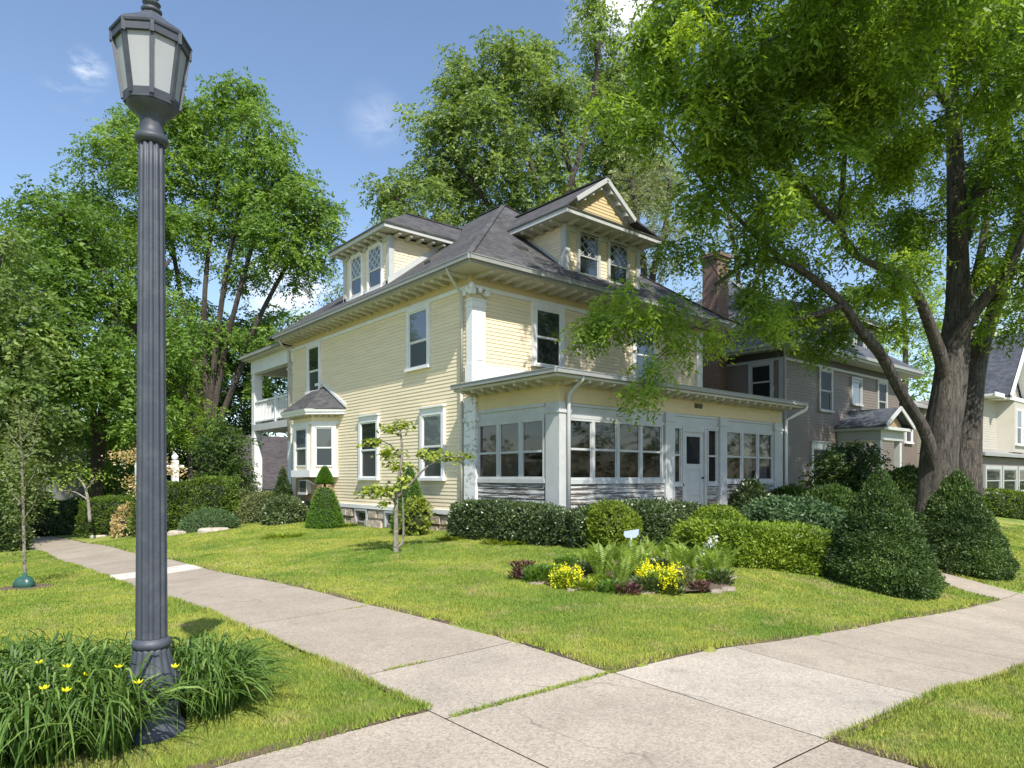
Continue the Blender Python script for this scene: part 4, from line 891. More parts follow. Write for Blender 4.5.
mb=MB(); mb.lathe([(.04,3.91),(.04,4.04),(.05,4.08),(.06,4.14),(.05,4.2),(.001,4.23)],(0,0),16); o=mb.build('bulb_housing','bulb',None,True,(LX,LY,lz)); adopt(o,L)
L.rotation_euler=(0,0,0)
mb=MB(); mb.lathe([(.30,-.06),(.30,.015),(.29,.02),(.001,.021)],(0,0),24); o=mb.build('lamp_footing','concrete',None,False,(LX,LY,lz)); adopt(o,L)
# ------------------------------------------------------------------ FOLIAGE
def smooth_limb(mb,pts,rads,seg=4,n=16,rough=.0):
    P=np.array(pts,float);r=np.array(rads,float); out=[];ro=[]
    for i in range(len(P)-1):
        p0=P[max(i-1,0)];p1=P[i];p2=P[i+1];p3=P[min(i+2,len(P)-1)]
        for t in np.linspace(0,1,seg,endpoint=False):
            out.append(.5*((2*p1)+(-p0+p2)*t+(2*p0-5*p1+4*p2-p3)*t*t+(-p0+3*p1-3*p2+p3)*t**3)); ro.append(r[i]*(1-t)+r[i+1]*t)
    out.append(P[-1]);ro.append(r[-1])
    b=len(mb.v); mb.tube(out,ro,n)
    if rough:
        m=len(out)
        ph_=rng.random(6)*6.28
        for k in range(b,b+m*n):
            i=(k-b)//n;j=(k-b)%n; c=out[i];a=2*math.pi*j/n
            s=1+rough*(math.sin(4*a+ph_[0]+i*.15)*.45+abs(math.sin(7*a+ph_[1]-i*.12))*.5+math.sin(3*a+i*.4+ph_[2])*.3-.2)
            v=np.array(mb.v[k]); mb.v[k]=tuple(c+(v-c)*s)
    return out,ro
def lobes_points(lobes,spacing,shell=.55):
    pts=[]
    for c,r in lobes:
        r=np.array(r,float) if hasattr(r,'__len__') else np.array([r,r,r*.85])
        n=max(3,int(4.0*np.prod(r)**(2/3)/spacing**2*1.0*1.3))
        d=nrm(rng.standard_normal((n,3))); rad=(shell+(1-shell)*rng.random(n))**.8
        rad=np.where(rng.random(n)<.25,rad*.6,rad)
        pts.append(np.array(c)+d*rad[:,None]*r)
    P=np.concatenate(pts); keep=[]
    # thin out
    grid={}
    for i,p in enumerate(P):
        k=tuple((p//(spacing*.75)).astype(int))
        if k in grid: continue
        grid[k]=1; keep.append(i)
    return P[keep]
def grow(mb,nodes,radii,centers,rtip=.012,kr=.5,jit=.12,n=5):
    """connect twig centres to the nearest wood, greedy from inside out"""
    nodes=[np.array(p) for p in nodes]; par=[-1]*len(nodes); base=len(nodes); rad0=list(radii)
    A=np.array(nodes); path=np.zeros(len(nodes))
    dist=np.min(np.linalg.norm(centers[:,None]-A[None],axis=2),axis=1); order=np.argsort(dist)
    cap=len(nodes)+len(centers)*8; Narr=np.zeros((cap,3)); Narr[:len(nodes)]=A; pl=np.zeros(cap); cnt=len(nodes)
    for ci in order:
        c=centers[ci]; d=np.linalg.norm(Narr[:cnt]-c,axis=1); cost=d+.25*pl[:cnt]+.6*np.maximum(0,Narr[:cnt,2]-c[2])
        k=int(np.argmin(cost)); L_=d[k]; m=min(6,max(1,int(L_/.6))); prev=k; p0=Narr[k].copy()
        for t in range(1,m+1):
            f=t/m; q=p0*(1-f)+c*f; q[2]+=math.sin(f*math.pi)*L_*.10
            if t<m: q=q+rng.standard_normal(3)*jit*L_/m
            if cnt>=cap: break
            Narr[cnt]=q; par.append(prev); rad0.append(None); pl[cnt]=pl[prev]+L_/m; prev=cnt; cnt+=1
    load=np.zeros(cnt); kids=[0]*cnt
    for i in range(cnt-1,base-1,-1):
        if load[i]==0: load[i]=1
        load[par[i]]+=load[i]
    r=np.zeros(cnt)
    for i in range(cnt):
        if i<base: r[i]=rad0[i]
        else: r[i]=min(rtip*load[i]**kr, r[par[i]]*.92)
    for i in range(base,cnt):
        p=Narr[par[i]];q=Narr[i]
        if np.linalg.norm(q-p)<.02: continue
        rp=min(r[par[i]],r[i]*1.35) if par[i]<base else r[par[i]]
        mb.tube([p,q],[rp,r[i]],n)
    return Narr[:cnt]
def clouds(centers,nleaf,spread,L_,W_,droop=.35,tintvar=.18,flat=.75,bright=.5):
    nC=len(centers); n=nC*nleaf; K_=12; ns=max(1,nleaf//K_)
    # sprays
    C=np.repeat(centers,ns,0); m=len(C)
    off=nrm(rng.standard_normal((m,3)))*(rng.random((m,1))**.45)*spread*np.array([1,1,flat])
    So=C+off; dirs=nrm(off*np.array([1,1,.3])+rng.standard_normal((m,3))*spread*.35+np.array([0,0,-droop*spread]))
    ctint=np.repeat(np.clip(bright+rng.standard_normal(nC)*tintvar,0,1),ns)
    stint=np.clip(ctint+rng.standard_normal(m)*.10,0,1)
    P0=np.repeat(So,K_,0); Dd=np.repeat(dirs,K_,0); f=np.tile(np.linspace(0,1,K_),m)[:,None]
    SL=L_*3.2
    P=P0+Dd*f*SL+np.array([0,0,-1])*(f**2)*SL*.35
    side=nrm(np.cross(Dd,np.array([0,0,1.0])+rng.standard_normal((m*K_,3))*.3)); sg=np.where(np.tile(np.arange(K_),m)%2==0,1,-1)[:,None]
    D=nrm(side*sg+Dd*.55+rng.standard_normal((m*K_,3))*.35+np.array([0,0,-.25]))
    Nn=nrm(np.array([-.12,-.3,.55])+rng.standard_normal((m*K_,3))*.75)
    s=.7+.6*rng.random(m*K_)
    V=leafquads(P,D,Nn,L_*s,W_*s)
    return V,np.clip(np.repeat(stint,K_)+rng.standard_normal(m*K_)*.08,0,1)
def tree(name,label,cat,base,limbs,lobes,leaf,barkm,spacing,nleaf,spread,L_,W_,group=None,rtip=.014,kr=.5,rough=.05,droop=.35,bright=.5,ring=12,kid=True,tv=.18,gaps=0):
    T=thing(name,label,cat,base,group); mb=MB(); nodes=[];rad=[]
    for pts,rr in limbs:
        o_,r_=smooth_limb(mb,pts,rr,4,ring,rough); nodes+=o_[2:];rad+=r_[2:]
    C=lobes_points(lobes,spacing)
    if gaps:
        q=np.sin(C[:,0]*1.9+2*np.sin(C[:,2]*1.3))*np.sin(C[:,1]*2.1+C[:,2]*.9)+.6*np.sin(C[:,2]*3.1+C[:,0]*1.3); C=C[q>np.quantile(q,gaps)]
    grow(mb,nodes,rad,C,rtip,kr)
    mb.build('trunk',barkm,T,True)
    V,t=clouds(C,nleaf,spread,L_,W_,droop,tv,bright=bright)
    rawmesh('crown',V,4,leaf,t,T)
    return T,len(C)
def A3(l): return [at(*q) for q in l]
# ---- the big old tree on the right
D0=19.0
def LB(lst):
    return ([at(x,y,d) for x,y,d,r in lst],[r*.74 for *_,r in lst])
limbs=[LB([(940,560,19,1.0),(938,525,19,.80),(938,490,19,.64),(941,440,19,.58),(948,395,19,.55),(953,350,19.1,.50),(958,310,19.2,.40),(958,250,19.2,.34),(956,185,19.3,.31),(954,130,19.3,.27),(953,82,19.3,.22),(966,25,19.4,.18),(972,-60,19.6,.12),(968,-180,19.6,.06)]),
LB([(966,560,19.6,.80),(966,520,19.6,.55),(968,470,19.7,.46),(971,410,19.8,.42),(977,355,19.9,.40),(990,320,20,.27),(1008,270,20.2,.24),(1024,200,20.5,.20),(1035,100,20.5,.15),(1040,0,20.5,.10),(1045,-100,20.5,.05)]),
LB([(944,510,19.1,.2),(935,465,18.8,.23),(923,428,18.5,.21),(903,396,18.2,.185),(882,356,17.8,.175),(860,330,17.4,.155),(842,303,17,.13),(815,280,16.6,.12),(785,262,16.3,.11),(750,262,16,.07),(715,285,15.9,.04)]),
LB([(950,400,19,.26),(942,362,18.8,.24),(932,332,18.5,.2),(921,303,18.1,.17),(910,284,17.8,.155),(892,271,17.4,.135),(868,262,17,.12),(848,248,16.7,.105),(836,222,16.4,.1),(801,189,15.9,.13),(768,164,15.4,.11),(739,143,15,.08),(700,110,14.5,.05)]),
LB([(950,350,19,.30),(969,320,18.5,.21),(990,292,18,.18),(1003,278,17.7,.15),(1019,248,17.4,.12),(1040,200,17,.09),(1070,150,16.8,.05)]),
LB([(963,240,19.2,.24),(975,200,19,.2),(990,155,18.8,.17),(1003,120,18.6,.14),(1015,60,18.4,.1),(1030,-20,18,.06)]),
LB([(955,110,19.3,.2),(935,85,18.9,.15),(922,55,18.6,.13),(900,20,18.2,.1),(880,-60,17.8,.06)]),
LB([(932,92,18.8,.14),(918,98,18.2,.12),(905,75,17.8,.1),(885,45,17.2,.08),(860,10,16.6,.06)]),
LB([(856,254,16.9,.10),(842,232,16.9,.10),(842,200,17.1,.1),(845,150,17.2,.08),(850,90,17,.05)]),
LB([(961,312,19.2,.2),(972,290,20,.16),(985,230,21,.14),(990,150,21.6,.1),(985,60,22,.06)]),
LB([(842,305,17,.12),(815,315,17,.08),(780,322,17,.06),(752,328,17,.04),(720,318,17,.03),(690,330,16.9,.02)]),
LB([(957,40,19.4,.18),(985,0,20,.13),(1000,-80,20.4,.08)]),
LB([(785,262,16.3,.09),(755,235,15.9,.07),(720,200,15.4,.05),(690,165,15,.04)])]
lob=[((x,y,d),r) for x,y,d,r in [
(690,45,13.5,1.5),(665,95,13.8,1.2),(705,120,14.5,1.4),(740,60,14,1.6),(745,165,15,1.2),(790,40,15,1.9),(810,110,15.6,1.5),(850,70,17,1.8),(872,150,16,1.3),(800,205,16.2,1.1),(840,190,17.5,1.1),
(890,110,18,1.4),(900,30,20,1.5),(1000,0,21,1.2),(1005,90,21,1.4),(1025,170,19,1.1),(1040,40,17,1.9),(1075,120,17,2),(1060,230,18.5,1.2),(720,-50,14,2),(800,-60,15,2.2),(880,-60,17,2.3),(960,-70,19,2.4),(1050,-70,18,2.4),(1120,20,18,2.4),(1110,170,19,1.8),
(900,200,21,1.2),(985,170,23,1.3),(920,160,22,1.3),(1010,20,22,1.8),(860,20,21,2.0),(940,-20,23,2.4),(990,240,22,1.2),
(700,215,15.2,1.0),(750,240,15.8,.7),(770,250,17.3,.9),(668,255,16,.6),(756,300,16.2,.6),(665,300,16.4,.7),(640,325,16.2,.55),(612,300,16.6,.5),(625,350,15.8,.42),(655,365,15.6,.40),(690,345,16.4,.4),(745,320,17,.6),
(800,275,18,.8),(850,290,20,.7),(790,320,18.5,.5),(895,285,17.3,.45),(868,255,16.4,.5),(985,265,20,.9),(1010,215,18,.8),(1020,285,18.5,.7),(930,215,21,1.1),(895,235,20,1.0),(1000,330,20,.5),(765,300,18,.7),(800,305,18.5,.6),(820,330,18.8,.5),(768,280,17.5,.6),(720,330,17,.5),(850,300,19,.6),(880,320,20,.5),(1040,240,17,1.0),(905,255,18,.5),(780,300,16,.5),(830,330,19,.5),(1000,325,19,.5),(1030,300,18,.7),(930,240,17,.6),
(640,385,15.2,.22),(600,325,16.3,.35),(800,30,12.8,1.1),(860,90,12.9,1.1),(885,10,12.5,1.5),(850,-40,12.5,1.4),(1040,60,14,1.3),(1000,-60,13,1.8),(800,140,14,1.0),(770,190,14.3,.8),(830,215,15,.8),(850,-160,10.8,1.4),(860,-120,11.4,1.6),(640,120,14,.7),(655,30,13.6,.9),(720,85,16.5,1.5),(760,110,17.5,1.5)]]
lob=[(at(*c),(r,r,r*.8)) for c,r in lob]+[(np.array(c),(r,r,r*.8)) for c,r in (((-.6,-10.1,11.2),1.1),((1,-10.3,11),1.2),((2.5,-10,10.6),1.2),((4.5,-9.8,11),1.3),((6,-9,10),1.3),((4,-8.2,9.6),1.0))]  # the world-space lobes are out of view, added to shade the porch front
b0=at(938,528,19)
tree('old_locust_tree','huge old two-stemmed tree with furrowed bark and spreading bright green crown, right side','tree',(b0[0],b0[1],G(b0[0],b0[1])),limbs,lob,'locust','bark',.74,380,.40,.15,.052,rtip=.010,kr=.46,rough=.11,bright=.48,ring=36,droop=.8,tv=.26,gaps=.31)
# ---- background trees
def back(name,label,px,basey,D,stems,lobs,leaf,nleaf=260,spacing=.95,spread=.85,L_=.24,W_=.105,barkm='bark2',group='tall trees around and behind the houses',bright=.5,rb=.17,tv=.18,**k):
    b=at(px,basey,D); g=G(b[0],b[1]); b[2]=g
    ls=[]
    for st in stems:
        pts=[b+np.array([0,0,-.3])]; rr=[rb*1.3]
        for i,(x,y) in enumerate(st): pts.append(at(x,y,D+(i*.25 if i%2 else -i*.2))); rr.append(rb*(1-(i+1)/(len(st)+1))**.8+.03)
        ls.append((pts,rr))
    lo=[(at(x,y,D+dd),(r*D/F,r*D/F,r*D/F*.85)) for x,y,r,dd in lobs]
    return tree(name,label,'tree',b,ls,lo,leaf,barkm,spacing,nleaf,spread,L_,W_,group,rtip=.02,kr=.5,bright=bright,ring=9,tv=tv,**k)
back('honey_locust_tree','tall airy multi-stemmed tree rising just right of the street lamp',205,520,38,
 [[(200,440),(195,360),(180,290),(165,200),(150,140)],[(207,430),(205,360),(205,290),(215,200),(230,120)],[(212,430),(225,350),(240,290),(260,220),(280,160)],[(215,440),(240,370),(258,320),(290,260),(320,210)],[(200,450),(175,380),(150,330),(110,260)],[(208,430),(222,300),(240,200),(250,110)]],
 [(235,100,26,0),(205,115,30,1),(260,130,28,-1),(180,130,28,0),(130,130,25,1),(110,160,30,0),(150,170,34,-1),(200,170,38,1),(250,170,36,0),(290,170,28,-1),(300,205,30,0),(320,215,22,1),(270,215,34,-1),(225,225,30,1),(180,225,30,-1),(140,220,34,1),(100,210,30,2),(310,250,24,0),(285,250,26,-1),(120,260,30,0),(160,275,22,0),(240,270,22,1),(330,225,14,0),(300,280,14,1),(170,330,18,-1),(130,320,28,1),(250,330,16,2),(280,350,20,0),(300,330,14,0),(190,305,16,1),(215,335,18,1),(245,345,18,0),(272,318,16,1),(200,370,24,1),(160,380,26,1),(200,400,20,3),(260,390,22,2),(230,72+15,12,0)],'locust2',nleaf=260,spacing=.85,spread=.75,L_=.22,W_=.095,bright=.62)
back('leaning_shade_tree','broad green tree with leaning limbs directly behind the lamp pole on its left',95,520,33,
 [[(100,430),(110,360),(115,300),(90,250),(60,215)],[(95,430),(80,350),(50,290),(30,240)],[(105,420),(130,340),(150,290),(170,260)]],
 [(45,205,26,0),(25,225,24,1),(75,200,22,-1),(60,240,34,0),(100,240,28,1),(20,260,30,-1),(60,290,38,-1),(110,290,36,0),(145,310,30,1),(30,320,34,0),(80,340,40,-2),(130,360,34,-1),(40,370,34,-1),(170,350,24,-1),(90,390,36,-2),(150,410,28,-2),(40,420,30,0),(70,425,26,3),(110,430,26,2),(45,460,22,2),(100,465,16,3),(200,330,18,0)],'locust2',nleaf=280,bright=.5)
back('maple_tree','dense darker tree filling the far left edge',-40,520,27,
 [[(-35,420),(-25,330),(0,260)],[(-45,420),(-60,320),(-70,240)]],
 [(0,255,28,0),(-40,240,40,0),(10,300,34,1),(-30,310,40,-1),(20,350,34,0),(-20,380,44,-1),(30,400,30,0),(0,440,38,-1),(-50,440,40,-1),(40,450,22,1),(10,480,26,1),(-80,300,50,0),(-90,400,50,0)],'ash',nleaf=260,bright=.45)
back('elm_tree','low shade tree filling the gap between the street lamp and the rear porch',200,520,44,
 [[(190,450),(180,400),(160,360)],[(205,450),(215,400),(240,360)],[(200,440),(200,380)]],
 [(150,400,34,0),(200,395,34,0),(245,400,30,0),(180,440,28,0),(235,440,28,0),(130,440,26,1),(215,360,26,2),(160,350,26,2),(100,440,30,2),(60,430,34,3),(240,470,22,0),(200,475,26,0),(225,330,26,2),(190,345,28,1),(255,330,22,2),(275,375,22,1),(225,445,30,-2),(262,455,22,0),(180,470,26,-2),(160,475,26,1),(120,475,24,2),(90,480,24,3),(60,470,24,3),(270,420,26,2),(255,360,22,2)],'darkleaf',nleaf=260,bright=.5)
back('drooping_locust_tree','small bright tree with drooping sprays right of the lamp pole above the arbour',190,500,33,
 [[(190,450),(188,420),(185,395)]],[(175,400,18,0),(200,405,18,0),(190,425,20,0),(210,425,14,0),(165,430,12,0),(195,440,10,0),(180,380,14,0)],'locust',nleaf=220,spacing=.7,spread=.5,L_=.14,W_=.055,rb=.1,bright=.45)
back('cottonwood_tree','very tall tree behind the house roof between the two dormers',545,500,36,
 [[(545,300),(540,220),(530,160),(500,100)],[(548,300),(560,220),(575,170),(590,110),(600,40)],[(540,300),(505,230),(470,180),(440,140)],[(545,280),(520,200),(480,120),(470,70)],[(548,290),(575,210),(560,130),(545,70)],[(540,290),(450,240),(400,200)]],
 [(475,75,26,0),(450,90,20,1),(510,60,26,-1),(545,60,26,1),(520,100,34,0),(470,120,32,-1),(430,130,24,0),(560,100,28,0),(450,165,34,1),(500,150,36,-1),(550,150,32,1),(410,180,24,0),(395,205,18,1),(430,205,28,-1),(475,195,28,1),(520,200,30,0),(400,225,18,0),(385,190,12,0),(570,190,22,1),(440,232,20,2),(545,215,22,2)],'ash',nleaf=260,spacing=.85,spread=.8,L_=.22,W_=.10,bright=.62)
back('poplar_tree','slender tall tree whose top reaches the upper edge above the front dormer',615,500,40,
 [[(612,300),(608,200),(600,100),(592,20)],[(618,300),(625,200),(625,100),(610,50)],[(615,280),(640,190),(650,120)]],
 [(590,10,14,0),(598,35,18,0),(605,65,26,1),(620,95,30,-1),(590,100,22,0),(640,110,28,1),(605,140,30,0),(640,150,30,-1),(585,160,20,1),(620,185,30,1),(595,195,22,0),(650,190,26,0),(640,75,20,0),(598,-10,10,0)],'ash',nleaf=260,spacing=.9,spread=.8,bright=.6)
back('silver_willow_tree','pale silvery-leaved tree just right of the front dormer',645,500,31,
 [[(645,300),(640,240),(632,180)],[(650,300),(665,230),(670,180)]],
 [(640,165,26,0),(665,185,24,0),(625,190,20,1),(650,215,28,-1),(675,225,22,0),(655,250,24,0),(635,145,16,0),(670,265,20,0),(650,290,18,0)],'silver',nleaf=230,spacing=.95,spread=.8,L_=.16,W_=.045,bright=.5)
back('backyard_ash_tree','mid green tree beyond the brick chimney between the two houses',740,500,42,
 [[(740,330),(735,250),(720,180)],[(745,330),(770,240),(790,170)]],
 [(700,150,36,0),(740,130,40,0),(790,120,40,0),(700,220,32,0),(745,200,34,0),(790,200,34,0),(700,270,26,0),(740,270,26,0),(830,180,32,0),(680,300,20,0)],'ash',nleaf=130,spacing=1.4,spread=1.1,L_=.24,W_=.1,bright=.4)
back('distant_linden_tree','bright green tree seen through the fork of the old tree, beyond the taupe house roof',905,500,52,
 [[(905,400),(905,330),(900,270)]],
 [(900,260,24,0),(915,290,22,0),(890,300,20,0),(930,310,22,0),(900,330,20,0),(925,345,16,0),(930,375,18,0),(905,365,16,0),(960,295,22,0),(1000,300,22,0),(1020,375,20,0),(940,330,22,0),(975,380,20,0),(880,340,16,0),(955,330,22,0),(985,345,18,0),(1010,335,18,0)],'locust',nleaf=160,spacing=1.3,spread=1.0,L_=.24,W_=.11,bright=.6,rb=.25)
back('distant_oak_tree','small rounded treetop peeking over the left end of the main roof',335,480,60,
 [[(335,400),(335,330),(332,300)]],
 [(325,300,16,0),(345,290,12,0),(310,310,14,0),(340,315,16,0),(355,275,7,0)],'ash',nleaf=120,spacing=1.4,spread=1.1,L_=.25,W_=.11,bright=.45,rb=.2)
# ------------------------------------------------------------------ SHRUBS AND HEDGES
def shrub(name,label,cat,mat,base,size,shape,n,L_,W_,group=None,rough=.10,up=.3,bright=.5,tv=.2,core=.86,bandy=0,coremat=None,wiggle=3,sprays=4):
    """base centre (x,y), size (rx,ry,h,rot); shape: 'cone','box','ball'"""
    rx_,ry_,h,rot=size; x,y=base; z0=G(x,y)
    T=thing(name,label,cat,(x,y,z0),group)
    cr,sr=math.cos(rot),math.sin(rot); phs=rng.random(8)*6.28
    def prof(t,pw):
        if shape=='cone': return (1-t)**.88*np.minimum(1,.74+t*2.2)*1.02+.015
        if shape=='taper': return (1-t*.62)*np.minimum(1,.8+t*2)*np.where(t>.93,np.sqrt(np.maximum(0,1-((t-.93)/.07)**2))*.98+.02,1)
        if shape=='ball': return np.sqrt(np.maximum(0,1-(2*t-1)**2))*1.0
        if shape=='dome': return np.sqrt(np.maximum(0,1-t**2.2))*np.minimum(1,.85+t)
        return np.where(t>.86,np.sqrt(np.maximum(0,1-((t-.86)/.14)**2))*.2+.8,1.0)*np.minimum(1,.86+t*.6)
    def surf(t,a,k=1.0):
        pr=prof(t,1); ca,sa=np.cos(a),np.sin(a)
        if shape=='box':
            e=.5; ca_=np.sign(ca)*np.abs(ca)**e; sa_=np.sign(sa)*np.abs(sa)**e
        else: ca_,sa_=ca,sa
        lump=1+rough*(np.sin(wiggle*a+phs[0]+5*t)*.5+np.sin(2*wiggle*a+phs[1]-7*t)*.3+np.sin(wiggle*3.7*a+11*t+phs[2])*.3)
        q=pr*lump*k; X=rx_*ca_*q; Y=ry_*sa_*q
        hx_=.06*np.sin(X*2.1+phs[3])+.04*np.sin(Y*2.7+X+phs[4]); Z=h*t*(1+hx_*rough*6)*((.955 if np.isscalar(k) and k<1 else 1) if shape=='box' else k**.3)
        return np.stack([x+X*cr-Y*sr,y+X*sr+Y*cr,Z],-1)
    # top cap included via t distribution
    m=n//sprays; 
    if shape=='box': t=np.where(rng.random(m)<.35,1.0,rng.random(m)); k=np.where(t>=1,np.sqrt(rng.random(m)),1)
    elif shape in('cone','taper'): t=1-np.sqrt(rng.random(m)); t=np.clip(t,0,.995); k=np.ones(m)
    else: t=rng.random(m)**.9; k=np.ones(m)
    a=rng.random(m)*2*np.pi
    if shape=='box':
        ag=np.linspace(0,2*np.pi,40001); e=.5; X=rx_*np.sign(np.cos(ag))*np.abs(np.cos(ag))**e; Y=ry_*np.sign(np.sin(ag))*np.abs(np.sin(ag))**e
        cl_=np.r_[0,np.cumsum(np.hypot(np.diff(X),np.diff(Y)))]; a=np.interp(rng.random(m)*cl_[-1],cl_,ag)
    P=surf(t,a,k*(1-.13*rng.random(m)**1.5)); gz=GG(P[:,0],P[:,1]); P[:,2]+=gz; P0_=P.copy()
    cen=np.stack([np.full(m,x),np.full(m,y),z0+h*.35+0*P[:,2]],-1); out=nrm((P-cen)*np.array([1,1,.7]))
    if shape=='box': out[:,2]=np.where(t>=.97,1,out[:,2]*.5); out=nrm(out)
    if bandy:
        ph_=np.sin(P[:,2]*bandy+a*2+np.sin(a*5)); P+=out*(ph_[:,None]*.03)
    ctint=np.clip(bright+tv*np.sin(P[:,0]*3.1+phs[5])*np.sin(P[:,1]*2.9+P[:,2]*3+phs[6])+tv*.5*rng.standard_normal(m),0,1)
    P+=out*(rng.exponential(.022,m)*(rng.random(m)<.5))[:,None]*min(1,L_/.06)*(0.5 if tv<.1 else 1)
    PP=np.repeat(P,sprays,0)+rng.standard_normal((m*sprays,3))*L_*.35; oo=np.repeat(out,sprays,0)
    D=nrm(oo*.7+rng.standard_normal((m*sprays,3))*.6+np.array([0,0,up])); Nn=nrm(oo+rng.standard_normal((m*sprays,3))*.6+np.array([0,0,.4]))
    s=.65+.7*rng.random(m*sprays)
    rawmesh('foliage',leafquads(PP,D,Nn,L_*s,W_*s),4,mat,np.clip(np.repeat(ctint,sprays)+.12*rng.standard_normal(m*sprays),0,1),T)
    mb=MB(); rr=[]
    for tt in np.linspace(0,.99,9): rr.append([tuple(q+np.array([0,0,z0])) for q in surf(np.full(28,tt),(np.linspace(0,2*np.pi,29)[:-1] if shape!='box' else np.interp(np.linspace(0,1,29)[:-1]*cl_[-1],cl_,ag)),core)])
    mb.ring(rr); mb.build('inner_shade_core',coremat or 'corefol',T,True)  # closed dark hull behind the leaves, inner shade put into its colour
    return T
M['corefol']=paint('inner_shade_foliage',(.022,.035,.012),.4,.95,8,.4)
# cone yews by the right sidewalk
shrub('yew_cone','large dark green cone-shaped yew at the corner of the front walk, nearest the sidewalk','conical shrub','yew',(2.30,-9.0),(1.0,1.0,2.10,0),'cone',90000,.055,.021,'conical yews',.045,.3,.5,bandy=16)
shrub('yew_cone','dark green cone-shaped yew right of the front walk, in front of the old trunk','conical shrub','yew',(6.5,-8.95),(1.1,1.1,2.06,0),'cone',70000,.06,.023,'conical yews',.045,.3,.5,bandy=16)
# bright clipped yew hedge
def hedge_between(name,label,p,q,half,h,mat,n,L_,W_,**k):
    p=np.array(p[:2]);q=np.array(q[:2]);c=(p+q)/2; d=q-p; L2=np.linalg.norm(d)/2; k.setdefault('group','clipped hedges')
    g=k.pop('group')
    return shrub(name,label,'hedge',mat,tuple(c),(L2+half*.4,half,h,math.atan2(d[1],d[0])),'box',n,L_,W_,g,**k)
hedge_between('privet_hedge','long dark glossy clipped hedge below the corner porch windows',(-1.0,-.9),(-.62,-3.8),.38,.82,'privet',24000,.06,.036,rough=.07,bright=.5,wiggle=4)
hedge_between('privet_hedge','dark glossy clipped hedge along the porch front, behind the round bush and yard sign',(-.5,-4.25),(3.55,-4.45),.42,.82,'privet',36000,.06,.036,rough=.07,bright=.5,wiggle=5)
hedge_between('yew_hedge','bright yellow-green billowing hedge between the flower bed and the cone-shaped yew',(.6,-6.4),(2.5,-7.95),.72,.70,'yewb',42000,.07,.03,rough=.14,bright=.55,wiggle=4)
shrub('yew_bush','low rounded lime-green bush at the left rear end of the bright hedge','bush','yewb',(3.0,-5.3),(1.0,.7,.78,.2),'dome',12000,.07,.03,None,.12,.3,.5)
shrub('round_bush','small round bright green bush on a short stem beside the little yard sign','bush','lime',(.0,-4.75),(.56,.56,.96,0),'ball',11000,.055,.03,None,.08,.2,.35)
mb=MB(); mb.tube([(.05,-4.72,G(.05,-4.72)-.05),(.06,-4.72,G(.05,-4.72)+.35)],.03,8); o=mb.build('stem','bark2',bpy.data.objects['round_bush'],True)
# topiary
t_=at(323,525,21.6)
T1=shrub('topiary_cone','clipped topiary below the bay with a small cone balanced on a large one','topiary','topiary',(-1.05,6.35),(.62,.62,1.32,0),'taper',16000,.045,.02,None,.03,.2,.5,tv=.08,core=.93)
z1=G(-1.05,6.35)
m_=9000; t=1-np.sqrt(rng.random(m_)); a=rng.random(m_)*6.283; rr=.30*(1-t)**.7*np.minimum(1,.7+t*3); P=np.c_[-1.05+rr*np.cos(a),6.35+rr*np.sin(a),z1+1.40+t*.58]; oo=nrm(np.c_[np.cos(a),np.sin(a),0*a+.5])
o=rawmesh('upper_tier',leafquads(P,nrm(oo+.5*rng.standard_normal((m_,3))),nrm(oo+.4*rng.standard_normal((m_,3))),np.full(m_,.045),np.full(m_,.02)),4,'topiary',np.clip(.5+.15*rng.standard_normal(m_),0,1),T1)
mb=MB(); mb.tube([(-1.05,6.35,z1+1.2),(-1.05,6.35,z1+1.5)],.04,8); mb.ring([[( -1.05+r*math.cos(b),6.35+r*math.sin(b),z1+zz) for b in np.linspace(0,6.283,17)[:-1]] for r,zz in ((.2,1.42),(.27,1.48),(.2,1.7),(.08,1.92))]); mb.build('topiary_stem','corefol',T1)  # stem, plus a shade-dark core inside the upper tier
shrub('topiary_cone','slim clipped topiary cone behind the young tree, against the yellow wall','topiary','topiary',(-.62,1.95),(.55,.55,1.95,0),'cone',16000,.045,.02,None,.03,.2,.5,tv=.08,core=.93)
T1['label']='clipped two-tier topiary cone below the bay window'
# lime ground shrub next to second cone
shrub('hydrangea_bush','leafy lime-green shrub at the left end of the dark porch hedge','bush','sapling',(-1.0,1.05),(.33,.33,.9,0),'ball',1000,.11,.07,None,.2,.2,.2)
# shrubs at the rear-left
shrub('spruce_cone','narrow dark evergreen spire at the foot of the rear porch pier','conical shrub','darkleaf',(-.75,10.6),(.5,.5,2.1,0),'cone',9000,.07,.03,None,.12,.3,.5)
shrub('variegated_bush','low dark bush with pale-edged leaves under the bay','bush','privet',(-1.1,9.4),(.8,.6,1.0,0),'dome',7000,.09,.05,None,.15,.2,.7)
for nm,lb,c,s,m,n,l in (('boxwood_bush','grey-green rounded bush in front of the rear porch column',(-1.2,13.6),(.95,.8,1.25,0),'olive',9000,.08),
  ('boxwood_bush','grey-green rounded bush right of the rear porch column, beside the evergreen spire',(-1.0,11.9),(.95,.8,1.15,0),'olive',9000,.08),
  ):
    shrub(nm,lb,'bush',m,c,s,'dome',n,l,.035,'grey-green bushes by the rear porch',.1,.3,.5)
p=at(192,512,26); hedge_between('yew_hedge','large clipped olive-green hedge just right of the lamp pole',at(150,512,25.5),at(222,512,25.5),1.1,1.75,'yewb',26000,.085,.035,rough=.12,bright=.15,wiggle=4)
hedge_between('yew_hedge','clipped olive-green hedge just left of the lamp pole with a pinkish shrub before it',at(97,512,29),at(140,512,29),1.0,1.55,'yewb',16000,.09,.035,rough=.12,bright=.12,wiggle=4)
